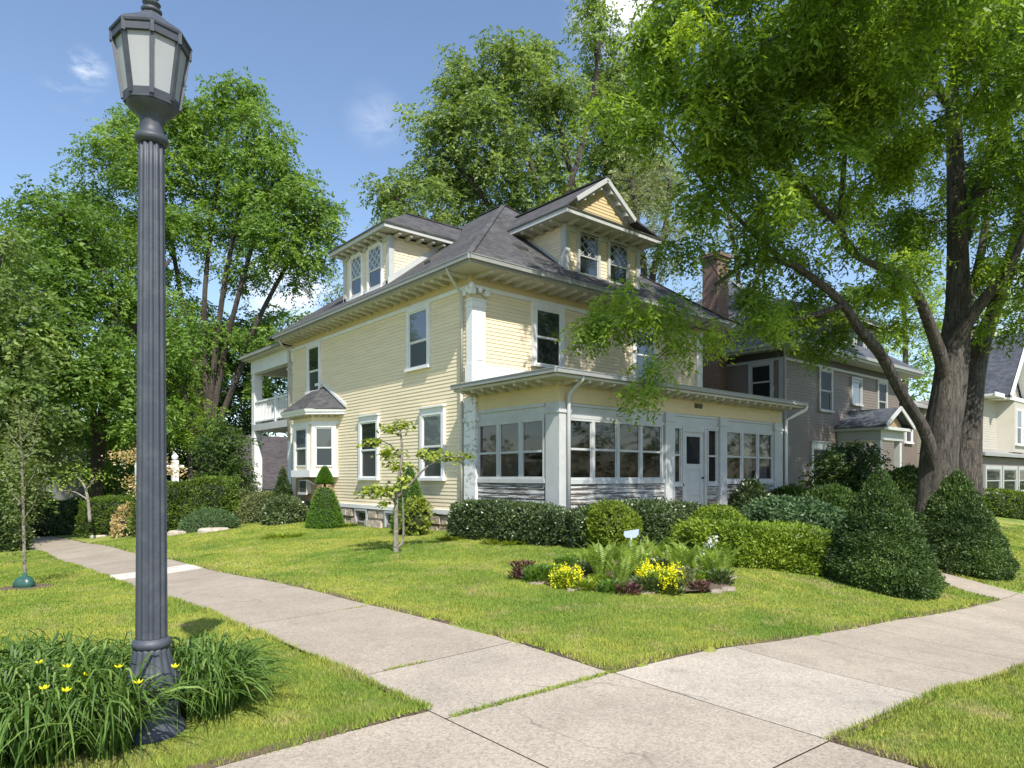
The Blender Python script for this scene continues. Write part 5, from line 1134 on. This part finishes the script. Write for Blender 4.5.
hedge_between('juniper_hedge','blue-green spreading juniper at the far end of the sidewalk',at(26,520,34),at(90,520,34),1.2,1.6,'juniper',20000,.12,.045,rough=.18,bright=.5)
shrub('spirea_bush','mounded green grass-like clump in front of the large clipped hedge','bush','juniper',tuple(at(208,525,23.5)[:2]),(1.0,.5,.62,-.8),'dome',7000,.13,.02,None,.1,.8,.7)
shrub('dark_bush','dark shrub at the left edge beside the far sidewalk','bush','darkleaf',tuple(at(-2,520,24)[:2]),(.9,.9,1.7,0),'dome',9000,.09,.045,None,.15,.3,.4)
shrub('red_bush','small orange-red flowering shrub at the far left end of the sidewalk','bush','pink',tuple(at(18,524,32)[:2]),(.5,.5,.6,0),'dome',1800,.1,.05,None,.2)
shrub('pink_shrub','pinkish flowering shrub spilling in front of the clipped hedge left of the lamp','bush','pink',tuple(at(128,505,26.5)[:2]),(.55,.5,1.3,0),'dome',1500,.10,.06,None,.3,.2,.6,core=.5)
# dense understory shrubs right of porch
for nm,lb,px_,D_,rx_,h_,mat_ in (('rhododendron_bush','dark leafy shrub against the porch corner right of the last porch window',790,20.5,.8,1.2,'darkleaf'),
 ('dogwood_bush','leafy dark shrub left of the old trunk base',905,21.5,1.0,1.7,'darkleaf'),
 ('juniper_bush','spreading mid green shrub behind the bright hedge',800,17,1.4,.95,'juniper'),
 ('viburnum_bush','dark shrub behind the nearest cone-shaped yew',832,18.0,1.0,1.15,'darkleaf'),
 ('climbing_rose_bush','airy white-flecked shrub by the right end of the porch',752,19.0,.55,1.25,'privet')):
    b=at(px_,520,D_); shrub(nm,lb,'bush',mat_,(b[0],b[1]),(rx_,rx_,h_,0),'dome',int(9000*rx_),.10,.05,None,.22,.3,.5,wiggle=4,core=.75)
b=at(850,505,22.5)
tree('lilac_bush','tall loose dark shrub in front of the taupe house entry','bush',(b[0],b[1],G(b[0],b[1])),[([np.array((b[0]+o_,b[1],G(b[0],b[1])-.1)),at(850+dx*.5,480,22.5),at(850+dx,455,22.3)],[.05,.04,.02]) for o_,dx in ((0,-18),(.1,0),(-.1,16),(.15,26))],
 [(at(x,y,22.4),(r,r,r*.8)) for x,y,r in ((838,462,.6),(856,452,.6),(872,462,.5),(826,478,.6),(846,480,.7),(868,484,.7),(884,478,.4),(815,490,.6),(842,497,.8),(872,500,.8))],'darkleaf','bark2',.42,170,.30,.11,.055,None,rtip=.008,ring=6,bright=.4)
b=at(226,492,28)
tree('hazel_bush','tall loose green shrub left of the rear porch column, behind the clipped hedge','bush',(b[0],b[1],G(b[0],b[1])),[([np.array((b[0],b[1],G(b[0],b[1])-.1)),at(226+dx*.5,475,28),at(226+dx,450,28)],[.06,.05,.02]) for dx in (-12,2,14)],
 [(at(x,y,28),(r,r,r*.8)) for x,y,r in ((215,450,.8),(232,444,.8),(226,468,.9),(210,475,.7),(240,470,.7),(238,488,.6),(222,430,.6))],'darkleaf','bark2',.5,170,.36,.13,.065,None,rtip=.008,ring=6,bright=.5)
b1=at(985,500,27);b2=at(1060,500,27); hedge_between('boxwood_hedge','low bright clipped hedge right of the old tree before the cream house porch',b1,b2,.6,1.0,'yewb',12000,.08,.035,bright=.3)
b1=at(900,500,30);b2=at(935,500,30); hedge_between('boxwood_hedge','short bright hedge glimpsed left of the old trunk',b1,b2,.6,1.0,'yewb',7000,.08,.035,bright=.3)
shrub('arborvitae_bush','small bright conical bush just left of the old trunk before the taupe entry','bush','lime',tuple(at(893,500,24)[:2]),(.55,.55,1.6,0),'cone',6000,.08,.04,None,.1,.3,.3)
# ---- low hostas along the beds
def rosette(mb_list,x,y,n,L_,W_,mat_t,spread,lift=.5):
    z=G(x,y); V=[];t=[]
    a=rng.random(n)*6.283; r=rng.random(n)**.5*spread; P=np.c_[x+r*np.cos(a),y+r*np.sin(a),np.full(n,z)+.02]
    for seg in range(1): pass
    D=nrm(np.c_[np.cos(a),np.sin(a),lift+rng.random(n)*.5]); Nn=nrm(np.c_[-np.cos(a)*.4,-np.sin(a)*.4,np.ones(n)])
    return leafquads(P,D,Nn,L_*(.7+.6*rng.random(n)),np.full(n,W_))
for i,(px_,py_,D_,sp,lab) in enumerate(((455,541,15.5,.35,'left end of the dark hedge'),(510,545,14.6,.55,'middle of the dark hedge'),(530,546,14.2,.3,'right of the hosta row by the dark hedge'),(285,538,18.5,.55,'open lawn left of the young tree'),(410,535,18.5,.35,'foot of the slim topiary cone'),(345,527,20.5,.4,'stone foundation beside the two-tier topiary'),(240,518,24,.5,'grey-green bushes near the rear porch'),(120,525,25,.5,'stone edging left of the lamp pole'))):
    g=at(px_,py_,og(px_,py_)); V=rosette(None,g[0],g[1],260,.17,.07,None,sp,.35)
    o=rawmesh('hosta_plant',V,4,'sapling' if i!=3 else 'lime',np.clip(.3+.2*rng.standard_normal(len(V)//4),0,1)); tag(o,'low lime-green leafy plant at the '+lab,'plant',group='low leafy plants')
# ------------------------------------------------------------------ FLOWER BED
xs_=[];bc=(-2.15,-6.95)
mb=MB(); ring=[]
def bedpt(a,k=1.0):
    u=1.72*math.cos(a)*k*(1+.05*math.sin(3*a)); v=1.5*math.sin(a)*k*(1+.06*math.cos(2*a)); return bc[0]+u*.90+v*.43, bc[1]-u*.43+v*.90
rings=[]
for k in (.001,.5,.8,1.0): rings.append([(*bedpt(a,k),G(*bedpt(a,k))+.052) for a in np.linspace(0,6.283,41)[:-1]])
mb.ring(rings,cap=False); tag(mb.build('soil_bed','soil'),kind='structure')
k=0
for a in np.linspace(0,6.283,30)[:-1]:
    X_,Y_=bedpt(a,1.02)
    if (X_-CX)*fx+(Y_-CY)*fy>11.2: continue
    if random.random()<.5: continue
    k+=1; w_=random.uniform(.07,.13); mb=MB(); c_=(X_,Y_,G(X_,Y_)+.03); rr=[]
    for zz,q in ((-.05,.9),(-.01,1.05),(.02,.95),(.03,.7)): rr.append([(c_[0]+w_*q*(1+.2*math.sin(3*b+k))*math.cos(b)*1.3,c_[1]+w_*q*math.sin(b)*.8,c_[2]+zz) for b in np.linspace(0,6.283,9)[:-1]])
    mb.ring(rr); tag(mb.build('edging_stone','stone2' if 'stone2' in M else 'concrete'),'flat pale stone edging the flower bed','stone',group='edging stones round the flower bed')
def ferns(px_,py_,D_,n,Lf,lab,lean=.45):
    g=at(px_,py_,D_); x,y=g[0],g[1]; z=G(x,y)+.03; Vs=[];ts=[]
    for i in range(int(n*1.5)):
        a=random.uniform(0,6.283); L1=Lf*1.3*random.uniform(.7,1.15); ln=random.uniform(.2,.75); m=22
        f=np.linspace(0,1,m); P=np.c_[x+np.cos(a)*(ln*L1*f**1.7)+.06*math.cos(a),y+np.sin(a)*(ln*L1*f**1.7)+.06*math.sin(a),z+L1*(f-.25*f**3)]
        T_=np.gradient(P,axis=0); T_=nrm(T_); side=nrm(np.cross(T_,np.array([math.cos(a),math.sin(a),.3]))); wl=.085*L1/.6*np.sin(np.clip(f*1.05+.12,0,1)*math.pi)**.7+.01
        for s_ in (1,-1):
            Vs.append(leafquads(P,nrm(side*s_+T_*.45),nrm(np.cross(side,T_)+.1),wl,np.full(m,.022*L1/.6))); ts.append(np.clip(.45+.2*rng.standard_normal(m),0,1))
        Vs.append(leafquads(P[:-1],P[1:]-P[:-1],side[:-1],np.full(m-1,L1/m*1.2),np.full(m-1,.008))); ts.append(np.full(m-1,.2))
    V=np.concatenate(Vs); o=rawmesh('fern_plant',V,4,'fern',np.concatenate(ts)); tag(o,lab,'fern',group='ferns in the flower bed'); return o
fl=[(600,574,10.2,9,.52),(608,566,10.8,9,.5),(622,580,9.7,8,.42),(625,565,11,8,.5),(640,575,10.2,9,.52),(643,562,11.4,8,.5),(655,560,11.6,7,.5),(680,576,10.2,9,.58),(690,570,10.6,8,.5),(700,574,10.4,8,.5),(712,578,10.4,7,.45),(722,576,10.4,5,.6),(668,562,11.4,7,.45),(590,565,10.8,7,.4)]
where=['left end of the flower bed','left rear of the flower bed, second from the end','low and central at the bed front','left centre rear of the bed','just left of the larger yellow flowers','centre rear of the bed below the yard sign','rear of the bed right of the yard sign','tall, just right of the larger yellow flowers','right centre of the bed','right centre of the bed beside the small dark flowers','near the right end of the bed','tallest, at the right tip of the bed','rear of the bed behind the larger yellow flowers','small, farthest left rear of the bed']
for q,wh in zip(fl,where): ferns(*q,'upright light green fern, '+wh)
def flowerbush(name,lab,px_,py_,D_,r,h,leafm,petm,nl,npt,ps=.03):
    g=at(px_,py_,D_); x,y=g[0],g[1]; z=G(x,y)+.02
    T=thing(name,lab,'flowering plant' if petm else 'plant',(x,y,z))
    d=nrm(rng.standard_normal((nl,3))); P=np.c_[x+d[:,0]*r*rng.random(nl)**.4,y+d[:,1]*r*rng.random(nl)**.4,z+h*rng.random(nl)*.85]
    rawmesh('foliage',leafquads(P,nrm(d*np.array([1,1,.3])+np.array([0,0,.7])),nrm(rng.standard_normal((nl,3))+np.array([0,0,1])),np.full(nl,.07),np.full(nl,.028)),4,leafm,np.clip(.5+.2*rng.standard_normal(nl),0,1),T)
    if petm:
        ns=npt//14; a=rng.random(ns)*6.283; rr=rng.random(ns)**.6*r*1.25; C=np.c_[x+rr*np.cos(a),y+rr*np.sin(a),z+h*(.30+.85*rng.random(ns)**1.3)]
        Cc=np.repeat(C,14,0); P=Cc+rng.standard_normal(Cc.shape)*np.array([.011,.011,.042])
        rawmesh('blossoms',leafquads(P,nrm(rng.standard_normal(P.shape)+np.array([0,0,.4])),nrm(rng.standard_normal(P.shape)+np.array([0,0,1])),np.full(len(P),ps),np.full(len(P),ps*.8)),4,petm,np.clip(.5+.25*rng.standard_normal(len(P)),0,1),T)
    return T
flowerbush('yellow_flower_plant','smaller clump of bright yellow flowers at the left front of the bed',566,587,9.5,.19,.24,'lime','yellow',650,1250,.024)
flowerbush('yellow_flower_plant','larger clump of bright yellow flower spikes in the middle of the bed',661,586,9.4,.24,.34,'fern','yellow',900,1700,.026)
flowerbush('yellow_flower_plant','tiny clump of yellow flowers left of the larger yellow clump',641,582,9.6,.07,.22,'fern','yellow',120,350,.026)
flowerbush('maroon_leaf_plant','small maroon-leaved plant at the left tip of the bed',523,577,10.3,.2,.3,'maroon',None,420,0)
flowerbush('dark_leaf_plant','dark purple-black leafy plant at the front centre of the bed',627,594,9.1,.17,.17,'maroon',None,260,0)
flowerbush('daylily_tuft','dark green grassy clump between the maroon plant and the yellow flowers',541,579,10.0,.25,.26,'locust2',None,1100,0)
flowerbush('violet_plant','low dark plant with small purplish leaves at the right front of the bed',700,590,9.6,.13,.16,'maroon',None,150,0)
flowerbush('white_flower_plant','tall stems with small white flowers at the right end of the bed',708,572,10.6,.10,.55,'fern','white_fl',160,160,.04)
flowerbush('aster_plant','pale bluish-green leafy plant right of the larger yellow flowers',685,585,9.8,.13,.32,'silver',None,400,0)
for i,(px_,py_,D_) in enumerate(((583,590,9.4),(612,592,9.2),(645,590,9.3),(600,585,9.8),(630,570,10.6),(670,592,9.3),(550,570,10.9),(565,562,11.4),(585,570,10.6),(575,555,12.0),(610,556,12.2),(660,565,11.0),(690,582,10.2),(705,582,10.3),(720,584,10.2),(655,578,10.2))):
    flowerbush('ground_cover_plant','low green leafy plant low in the flower bed, '+['right of the small yellow clump','left of the dark purple plant','right of the dark purple plant','behind the front stones','beneath the central ferns','below the larger yellow clump','behind the dark grassy clump','far left rear','left of the ferns','rear left edge','rear edge under the round bush','centre rear','right of the pale plant','beside the white flowers','at the right tip','behind the larger yellow clump'][i],px_,py_,D_,.19,.13+.05*(i%3),('lime','locust2','privet')[i%3],None,420,0)
# yard sign
g=at(631,552,11.9); sx_,sy_=g[0],g[1]; sz=G(sx_,sy_)
Y=thing('yard_sign','small pale blue yard sign on a white stake behind the ferns','yard sign',(sx_,sy_,sz))
mb=MB(); mb.box(-.014,.014,-.014,.014,-.05,.50); o=mb.build('stake','white',None,False,(sx_,sy_,sz)); adopt(o,Y)
mb=MB(); hx6=[(-.13,.52),(-.09,.47),(.08,.47),(.13,.53),(.14,.62),(.04,.605),(-.12,.58)]
c_=math.cos(-YAW);s_=math.sin(-YAW); rr=[[(u*c_-d*s_,u*s_+d*c_,v) for u,v in hx6] for d in (-.012,.012)]; mb.ring(rr); o=mb.build('sign_board','signblue',None,False,(sx_,sy_,sz)); adopt(o,Y)
# ------------------------------------------------------------------ DAYLILIES AROUND THE LAMP
def daylily(name,lab,cens,nb,Lr,nfl,fls):
    x0_,y0_=cens[0][:2]; T=thing(name,lab,'daylily',(x0_,y0_,G(x0_,y0_)),'daylilies round the lamp post')
    Vs=[];ts=[]
    for (cx_,cy_,sp,n) in [(c[0],c[1],c[2],int(nb*c[3])) for c in cens]:
        for i in range(n):
            a0=random.uniform(0,6.283); r0=sp*math.sqrt(random.random()); bx,by=cx_+r0*math.cos(a0),cy_+r0*math.sin(a0)
            if math.hypot(bx-LX,by-LY)<.22: continue
            a=a0+random.gauss(0,.9); L1=Lr*random.uniform(.55,1.15); reach=L1*random.uniform(.25,.95); w_=random.uniform(.0045,.009)
            s=np.linspace(0,1,7); hgt=L1*(.80-.35*reach/L1)
            pk_=random.uniform(.55,.85); zz=hgt*(1-((s-pk_)/pk_)**2)*1.0; zz=np.where(s>pk_,hgt*(1-((s-pk_)/(1-pk_+.25))**2*.9),zz)
            P=np.c_[bx+math.cos(a)*reach*s**1.3,by+math.sin(a)*reach*s**1.3,zz]
            P[:,2]+=G(bx,by) if i%8==0 else P[0,2]*0+_gz if '_gz' in dir() else 0
            if i%8==0: _gz=G(bx,by)
            wv=w_*np.array([.8,1,1.1,1.05,.9,.6,.04]); sd=np.array([-math.sin(a),math.cos(a),0])
            tw=random.gauss(0,.4)
            sd=sd*math.cos(tw)+np.array([0,0,1])*math.sin(tw)
            Lp=P-sd*wv[:,None];Rp=P+sd*wv[:,None]
            for j in range(6): Vs+=[Lp[j],Rp[j],Rp[j+1],Lp[j+1]]; ts.append(0)
            tv_=min(1,max(0,random.gauss(.45,.22))); ts[-6:]=[tv_]*6
    rawmesh('leaf_blades',np.array(Vs),4,'lily',np.array(ts),T)
    for (px_,py_,D_) in fls:
        c=at(px_,py_,D_); P=np.repeat(c[None],9,0); a=np.arange(9)*6.283/6+rng.random(9)*.4
        D=nrm(np.c_[np.cos(a),np.sin(a),.55+.3*rng.random(9)]); V=leafquads(P,D,nrm(np.c_[-np.cos(a)*.3,-np.sin(a)*.3,np.ones(9)]),np.full(9,.036),np.full(9,.015))
        g_=G(c[0],c[1]); b_=np.array([c[0]+.02,c[1]+.03,g_]); sd=np.array([.003,0,0])
        V=np.concatenate([V]); o=rawmesh('blossom',V,4,'yellow',np.clip(.5+.2*rng.standard_normal(len(V)//4),0,1),T)
        m2=MB(); m2.tube([b_,(b_+c)/2+np.array([.01,.01,.02]),c],[.004,.003,.003],5); m2.build('flower_stalk','lilystem',T)
    return T
M['lilystem']=paint('lily_stem',(.10,.17,.03),.1,.6,5)
daylily('daylily_patch','broad overflowing mass of arching daylily leaves with yellow blooms left of the lamp post',[(-9.82,-9.05,.22,.3),(-10.15,-8.85,.25,.3),(-9.85,-8.55,.25,.22),(-9.62,-9.25,.12,.10),(-10.15,-8.35,.28,.16),(-9.45,-8.85,.22,.10),(-9.66,-9.55,.10,.06),(-9.95,-9.35,.2,.14),(-10.2,-9.15,.22,.14)],3000,.70,8,[(40,664,3.95),(67,668,3.9),(88,676,3.9),(119,668,4.0),(44,690,3.6),(66,692,3.6),(138,684,3.75),(175,668,4.1)])
daylily('daylily_patch','smaller tuft of arching daylily leaves right of the lamp post',[(-9.02,-9.18,.19,.6),(-8.95,-8.85,.18,.4)],950,.62,0,[(175,668,4.6)])
# ------------------------------------------------------------------ YOUNG TREES
def sapling(name,label,cat,base,limbs,clumps,leaf,barkm,nleaf,spread,L_,W_,group=None,extra=None,bright=.5,tv=.15):
    g=G(base[0],base[1]); T=thing(name,label,cat,(base[0],base[1],g),group); mb=MB()
    for pts,rr in limbs: mb_=smooth_limb(mb,pts,rr,4,8,0)
    mb.build('trunk',barkm,T,True)
    C=np.array([at(*c[:3]) for c in clumps]); n=nleaf
    P=[];sz=[]
    for c,q in zip(C,clumps):
        m=int(n*q[3]); P.append(c+rng.standard_normal((m,3))*np.array([spread,spread,spread*.45])*q[3]**.5)
    P=np.concatenate(P); a=rng.random(len(P))*6.283
    D=nrm(np.c_[np.cos(a),np.sin(a),-.3-.5*rng.random(len(P))]); Nn=nrm(np.array([0,0,1.])+.5*rng.standard_normal(P.shape))
    rawmesh('leaves',leafquads(P,D,Nn,L_*(.7+.5*rng.random(len(P))),W_*(.7+.5*rng.random(len(P)))),4,leaf,np.clip(bright+tv*rng.standard_normal(len(P)),0,1),T)
    return T
DD=13.85
b=at(396,553,DD)
sapling('magnolia_sapling','young pale-barked tree with a few clusters of lime leaves standing alone on the lawn','young tree',b,
 [(A3([(396,560,DD),(396,520,DD),(397,490,DD),(402,455,DD),(400,430,DD),(396,418,DD)]),[.06,.045,.036,.028,.018,.01]),
  (A3([(397,548,DD),(403,540,DD),(403,510,DD-.1),(402,488,DD-.2)]),[.03,.025,.02,.01]),
  (A3([(397,498,DD),(412,482,DD-.1),(428,466,DD-.2),(445,458,DD-.2),(465,456,DD-.1)]),[.03,.025,.02,.014,.008]),
  (A3([(397,505,DD),(388,495,DD+.1),(375,488,DD+.2)]),[.025,.018,.01]),
  (A3([(402,460,DD),(392,446,DD+.1),(374,438,DD+.2)]),[.02,.014,.008])],
 [(376,488,DD,1.1),(388,492,DD,.9),(399,485,DD,.6),(366,491,DD,.4),(389,452,DD,1.1),(397,465,DD,1.0),(388,428,DD,.7),(402,424,DD,.8),(374,440,DD,.6),(362,443,DD,.25),(427,452,DD,.7),(440,455,DD,.9),(455,456,DD,.6),(466,455,DD,.35),(385,503,DD,.3),(405,478,DD,.4)],'sapling','palebark',70,.13,.14,.085,tv=.22)
DS=12.2; b=at(25,572,DS)
T=sapling('elm_sapling','thin staked sapling with sparse small leaves in a green watering bag, left of the lamp','young tree',b,
 [(A3([(25,582,DS),(24,540,DS),(23,500,DS),(22,460,DS),(20,430,DS),(18,410,DS)]),[.03,.026,.022,.016,.01,.005])]+[(A3([(22,y,DS),(22+s*10,y-12,DS),(22+s*16,y-28,DS)]),[.01,.007,.003]) for y,s in ((520,1),(505,-1),(490,1),(475,-1),(460,1),(450,-1),(440,1))],
 [(22+dx,y,DS,.8) for y,dx in ((500,6),(490,-8),(480,9),(470,-10),(465,8),(455,-9),(450,4),(440,8),(435,-8),(425,3),(412,0),(515,8),(520,-6),(535,3),(400,-3),(505,-12),(485,14),(460,14),(445,-14),(420,8),(430,-4),(550,0))],'olive','palebark',75,.17,.065,.032)
bx_,by_=b[0],b[1]; bz=G(bx_,by_)
mb=MB(); mb.lathe([(.13,.0),(.18,.05),(.185,.12),(.15,.18),(.12,.215),(.05,.24),(.03,.30)],(0,0),28,(3,.22)); o=mb.build('watering_bag','bag',None,True,(bx_,by_,bz)); adopt(o,T)
mb=MB(); mb.ring([[(bx_+r*math.cos(a),by_+r*math.sin(a)*.8,bz+zz) for a in np.linspace(0,6.283,21)[:-1]] for r,zz in ((.001,.05),(.4,.045),(.5,.02))],cap=False); tag(mb.build('soil_patch','soil'),kind='structure')
D5=27
b=at(90,518,D5)
sapling('redbud_sapling','slender forked pale-stemmed young tree leaning left beside the far hedge','young tree',b,
 [(A3([(90,522,D5),(88,500,D5),(84,485,D5),(77,477,D5)]),[.07,.055,.04,.02]),(A3([(88,500,D5),(75,492,D5),(60,490,D5)]),[.03,.02,.01]),(A3([(86,490,D5),(95,478,D5)]),[.025,.01])],
 [(75,480,D5,.8),(62,488,D5,.9),(85,472,D5,.8),(97,476,D5,.5),(70,470,D5,.5),(55,480,D5,.5)],'fern','palebark',70,.4,.13,.07)
D6=23.5; b=at(152,512,D6)
sapling('japanese_maple','small peach-pink leaved ornamental tree beside the lamp pole','small tree',b,
 [(A3([(150,515,D6),(149,490,D6),(145,468,D6),(135,458,D6)]),[.05,.04,.03,.015]),(A3([(149,485,D6),(160,470,D6),(172,462,D6)]),[.03,.02,.01])],
 [(132,458,D6,1),(120,455,D6,.6),(140,452,D6,.9),(140,478,D6,.9),(135,485,D6,.7),(168,466,D6,.8),(175,472,D6,.5),(150,450,D6,.6),(145,490,D6,.6)],'pink','bark2',150,.30,.11,.06,bright=.6)
# stone edging far left
for i,(px_,py_,D_,l) in enumerate(((105,525,0,.8),(135,528,0,.6),(186,534,0,.55),(214,532,0,.5),(99,538,0,.35),(112,534,0,.35))):
    g=at(px_,py_,og(px_,py_)); x,y=g[0],g[1]; z=G(x,y); mb=MB(); 
    rr=[[(x+l*q*math.cos(b)*(1+.1*math.sin(4*b+i)),y+.4*q*math.sin(b),z+zz) for b in np.linspace(0,6.283,13)[:-1]] for zz,q in ((-.1,1),(.08,1),(.13,.85))]
    mb.ring(rr); tag(mb.build('edging_stone','stone'),'flat tan stone edging the far bed, '+['left of the young forked tree','just left of the lamp pole','just right of the lamp pole','right end below the large hedge','on the lawn edge left of the lamp','beside the small stone on the lawn edge'][i],'stone',group='stones edging the far bed')

# ------------------------------------------------------------------ far-off woods all round
nW=1500; th=rng.random(nW)*6.283; r=rng.uniform(58,80,nW); C=np.c_[5+r*np.cos(th),2+r*np.sin(th),-1.2+rng.random(nW)**1.3*(8.5+3*np.sin(th*7))]
V,t=clouds(C,110,2.2,.5,.24,.3,.2,bright=.45)
tag(rawmesh('distant_woods',V,4,'darkleaf',t),'far-off band of trees closing the view beyond the houses','woods',kind='stuff')

# ------------------------------------------------------------------ clover and weeds scattered in the near lawn
nc=260; cc=np.c_[rng.uniform(-11.5,-1,nc),rng.uniform(-13.5,-2,nc)]; cc=cc[~onpath(cc[:,0],cc[:,1],.12)]
P=np.repeat(cc,90,0)+rng.standard_normal((len(cc)*90,2))*np.repeat(rng.uniform(.05,.28,len(cc)),90)[:,None]
P=P[~onpath(P[:,0],P[:,1],.0)&~bedmask(P[:,0],P[:,1])]; m=len(P); z=GG(P[:,0],P[:,1])+.018+.02*rng.random(m); a=rng.random(m)*6.283
V=leafquads(np.c_[P,z],nrm(np.c_[np.cos(a),np.sin(a),.35*rng.random(m)]),nrm(np.c_[rng.standard_normal((m,2))*.3,np.ones(m)]),rng.uniform(.014,.03,m),rng.uniform(.010,.018,m))
tag(rawmesh('clover',V,4,'cloverleaf',np.clip(.5+.25*rng.standard_normal(m),0,1)),'patches of clover and broad-leaved weeds in the lawn','clover',kind='stuff')
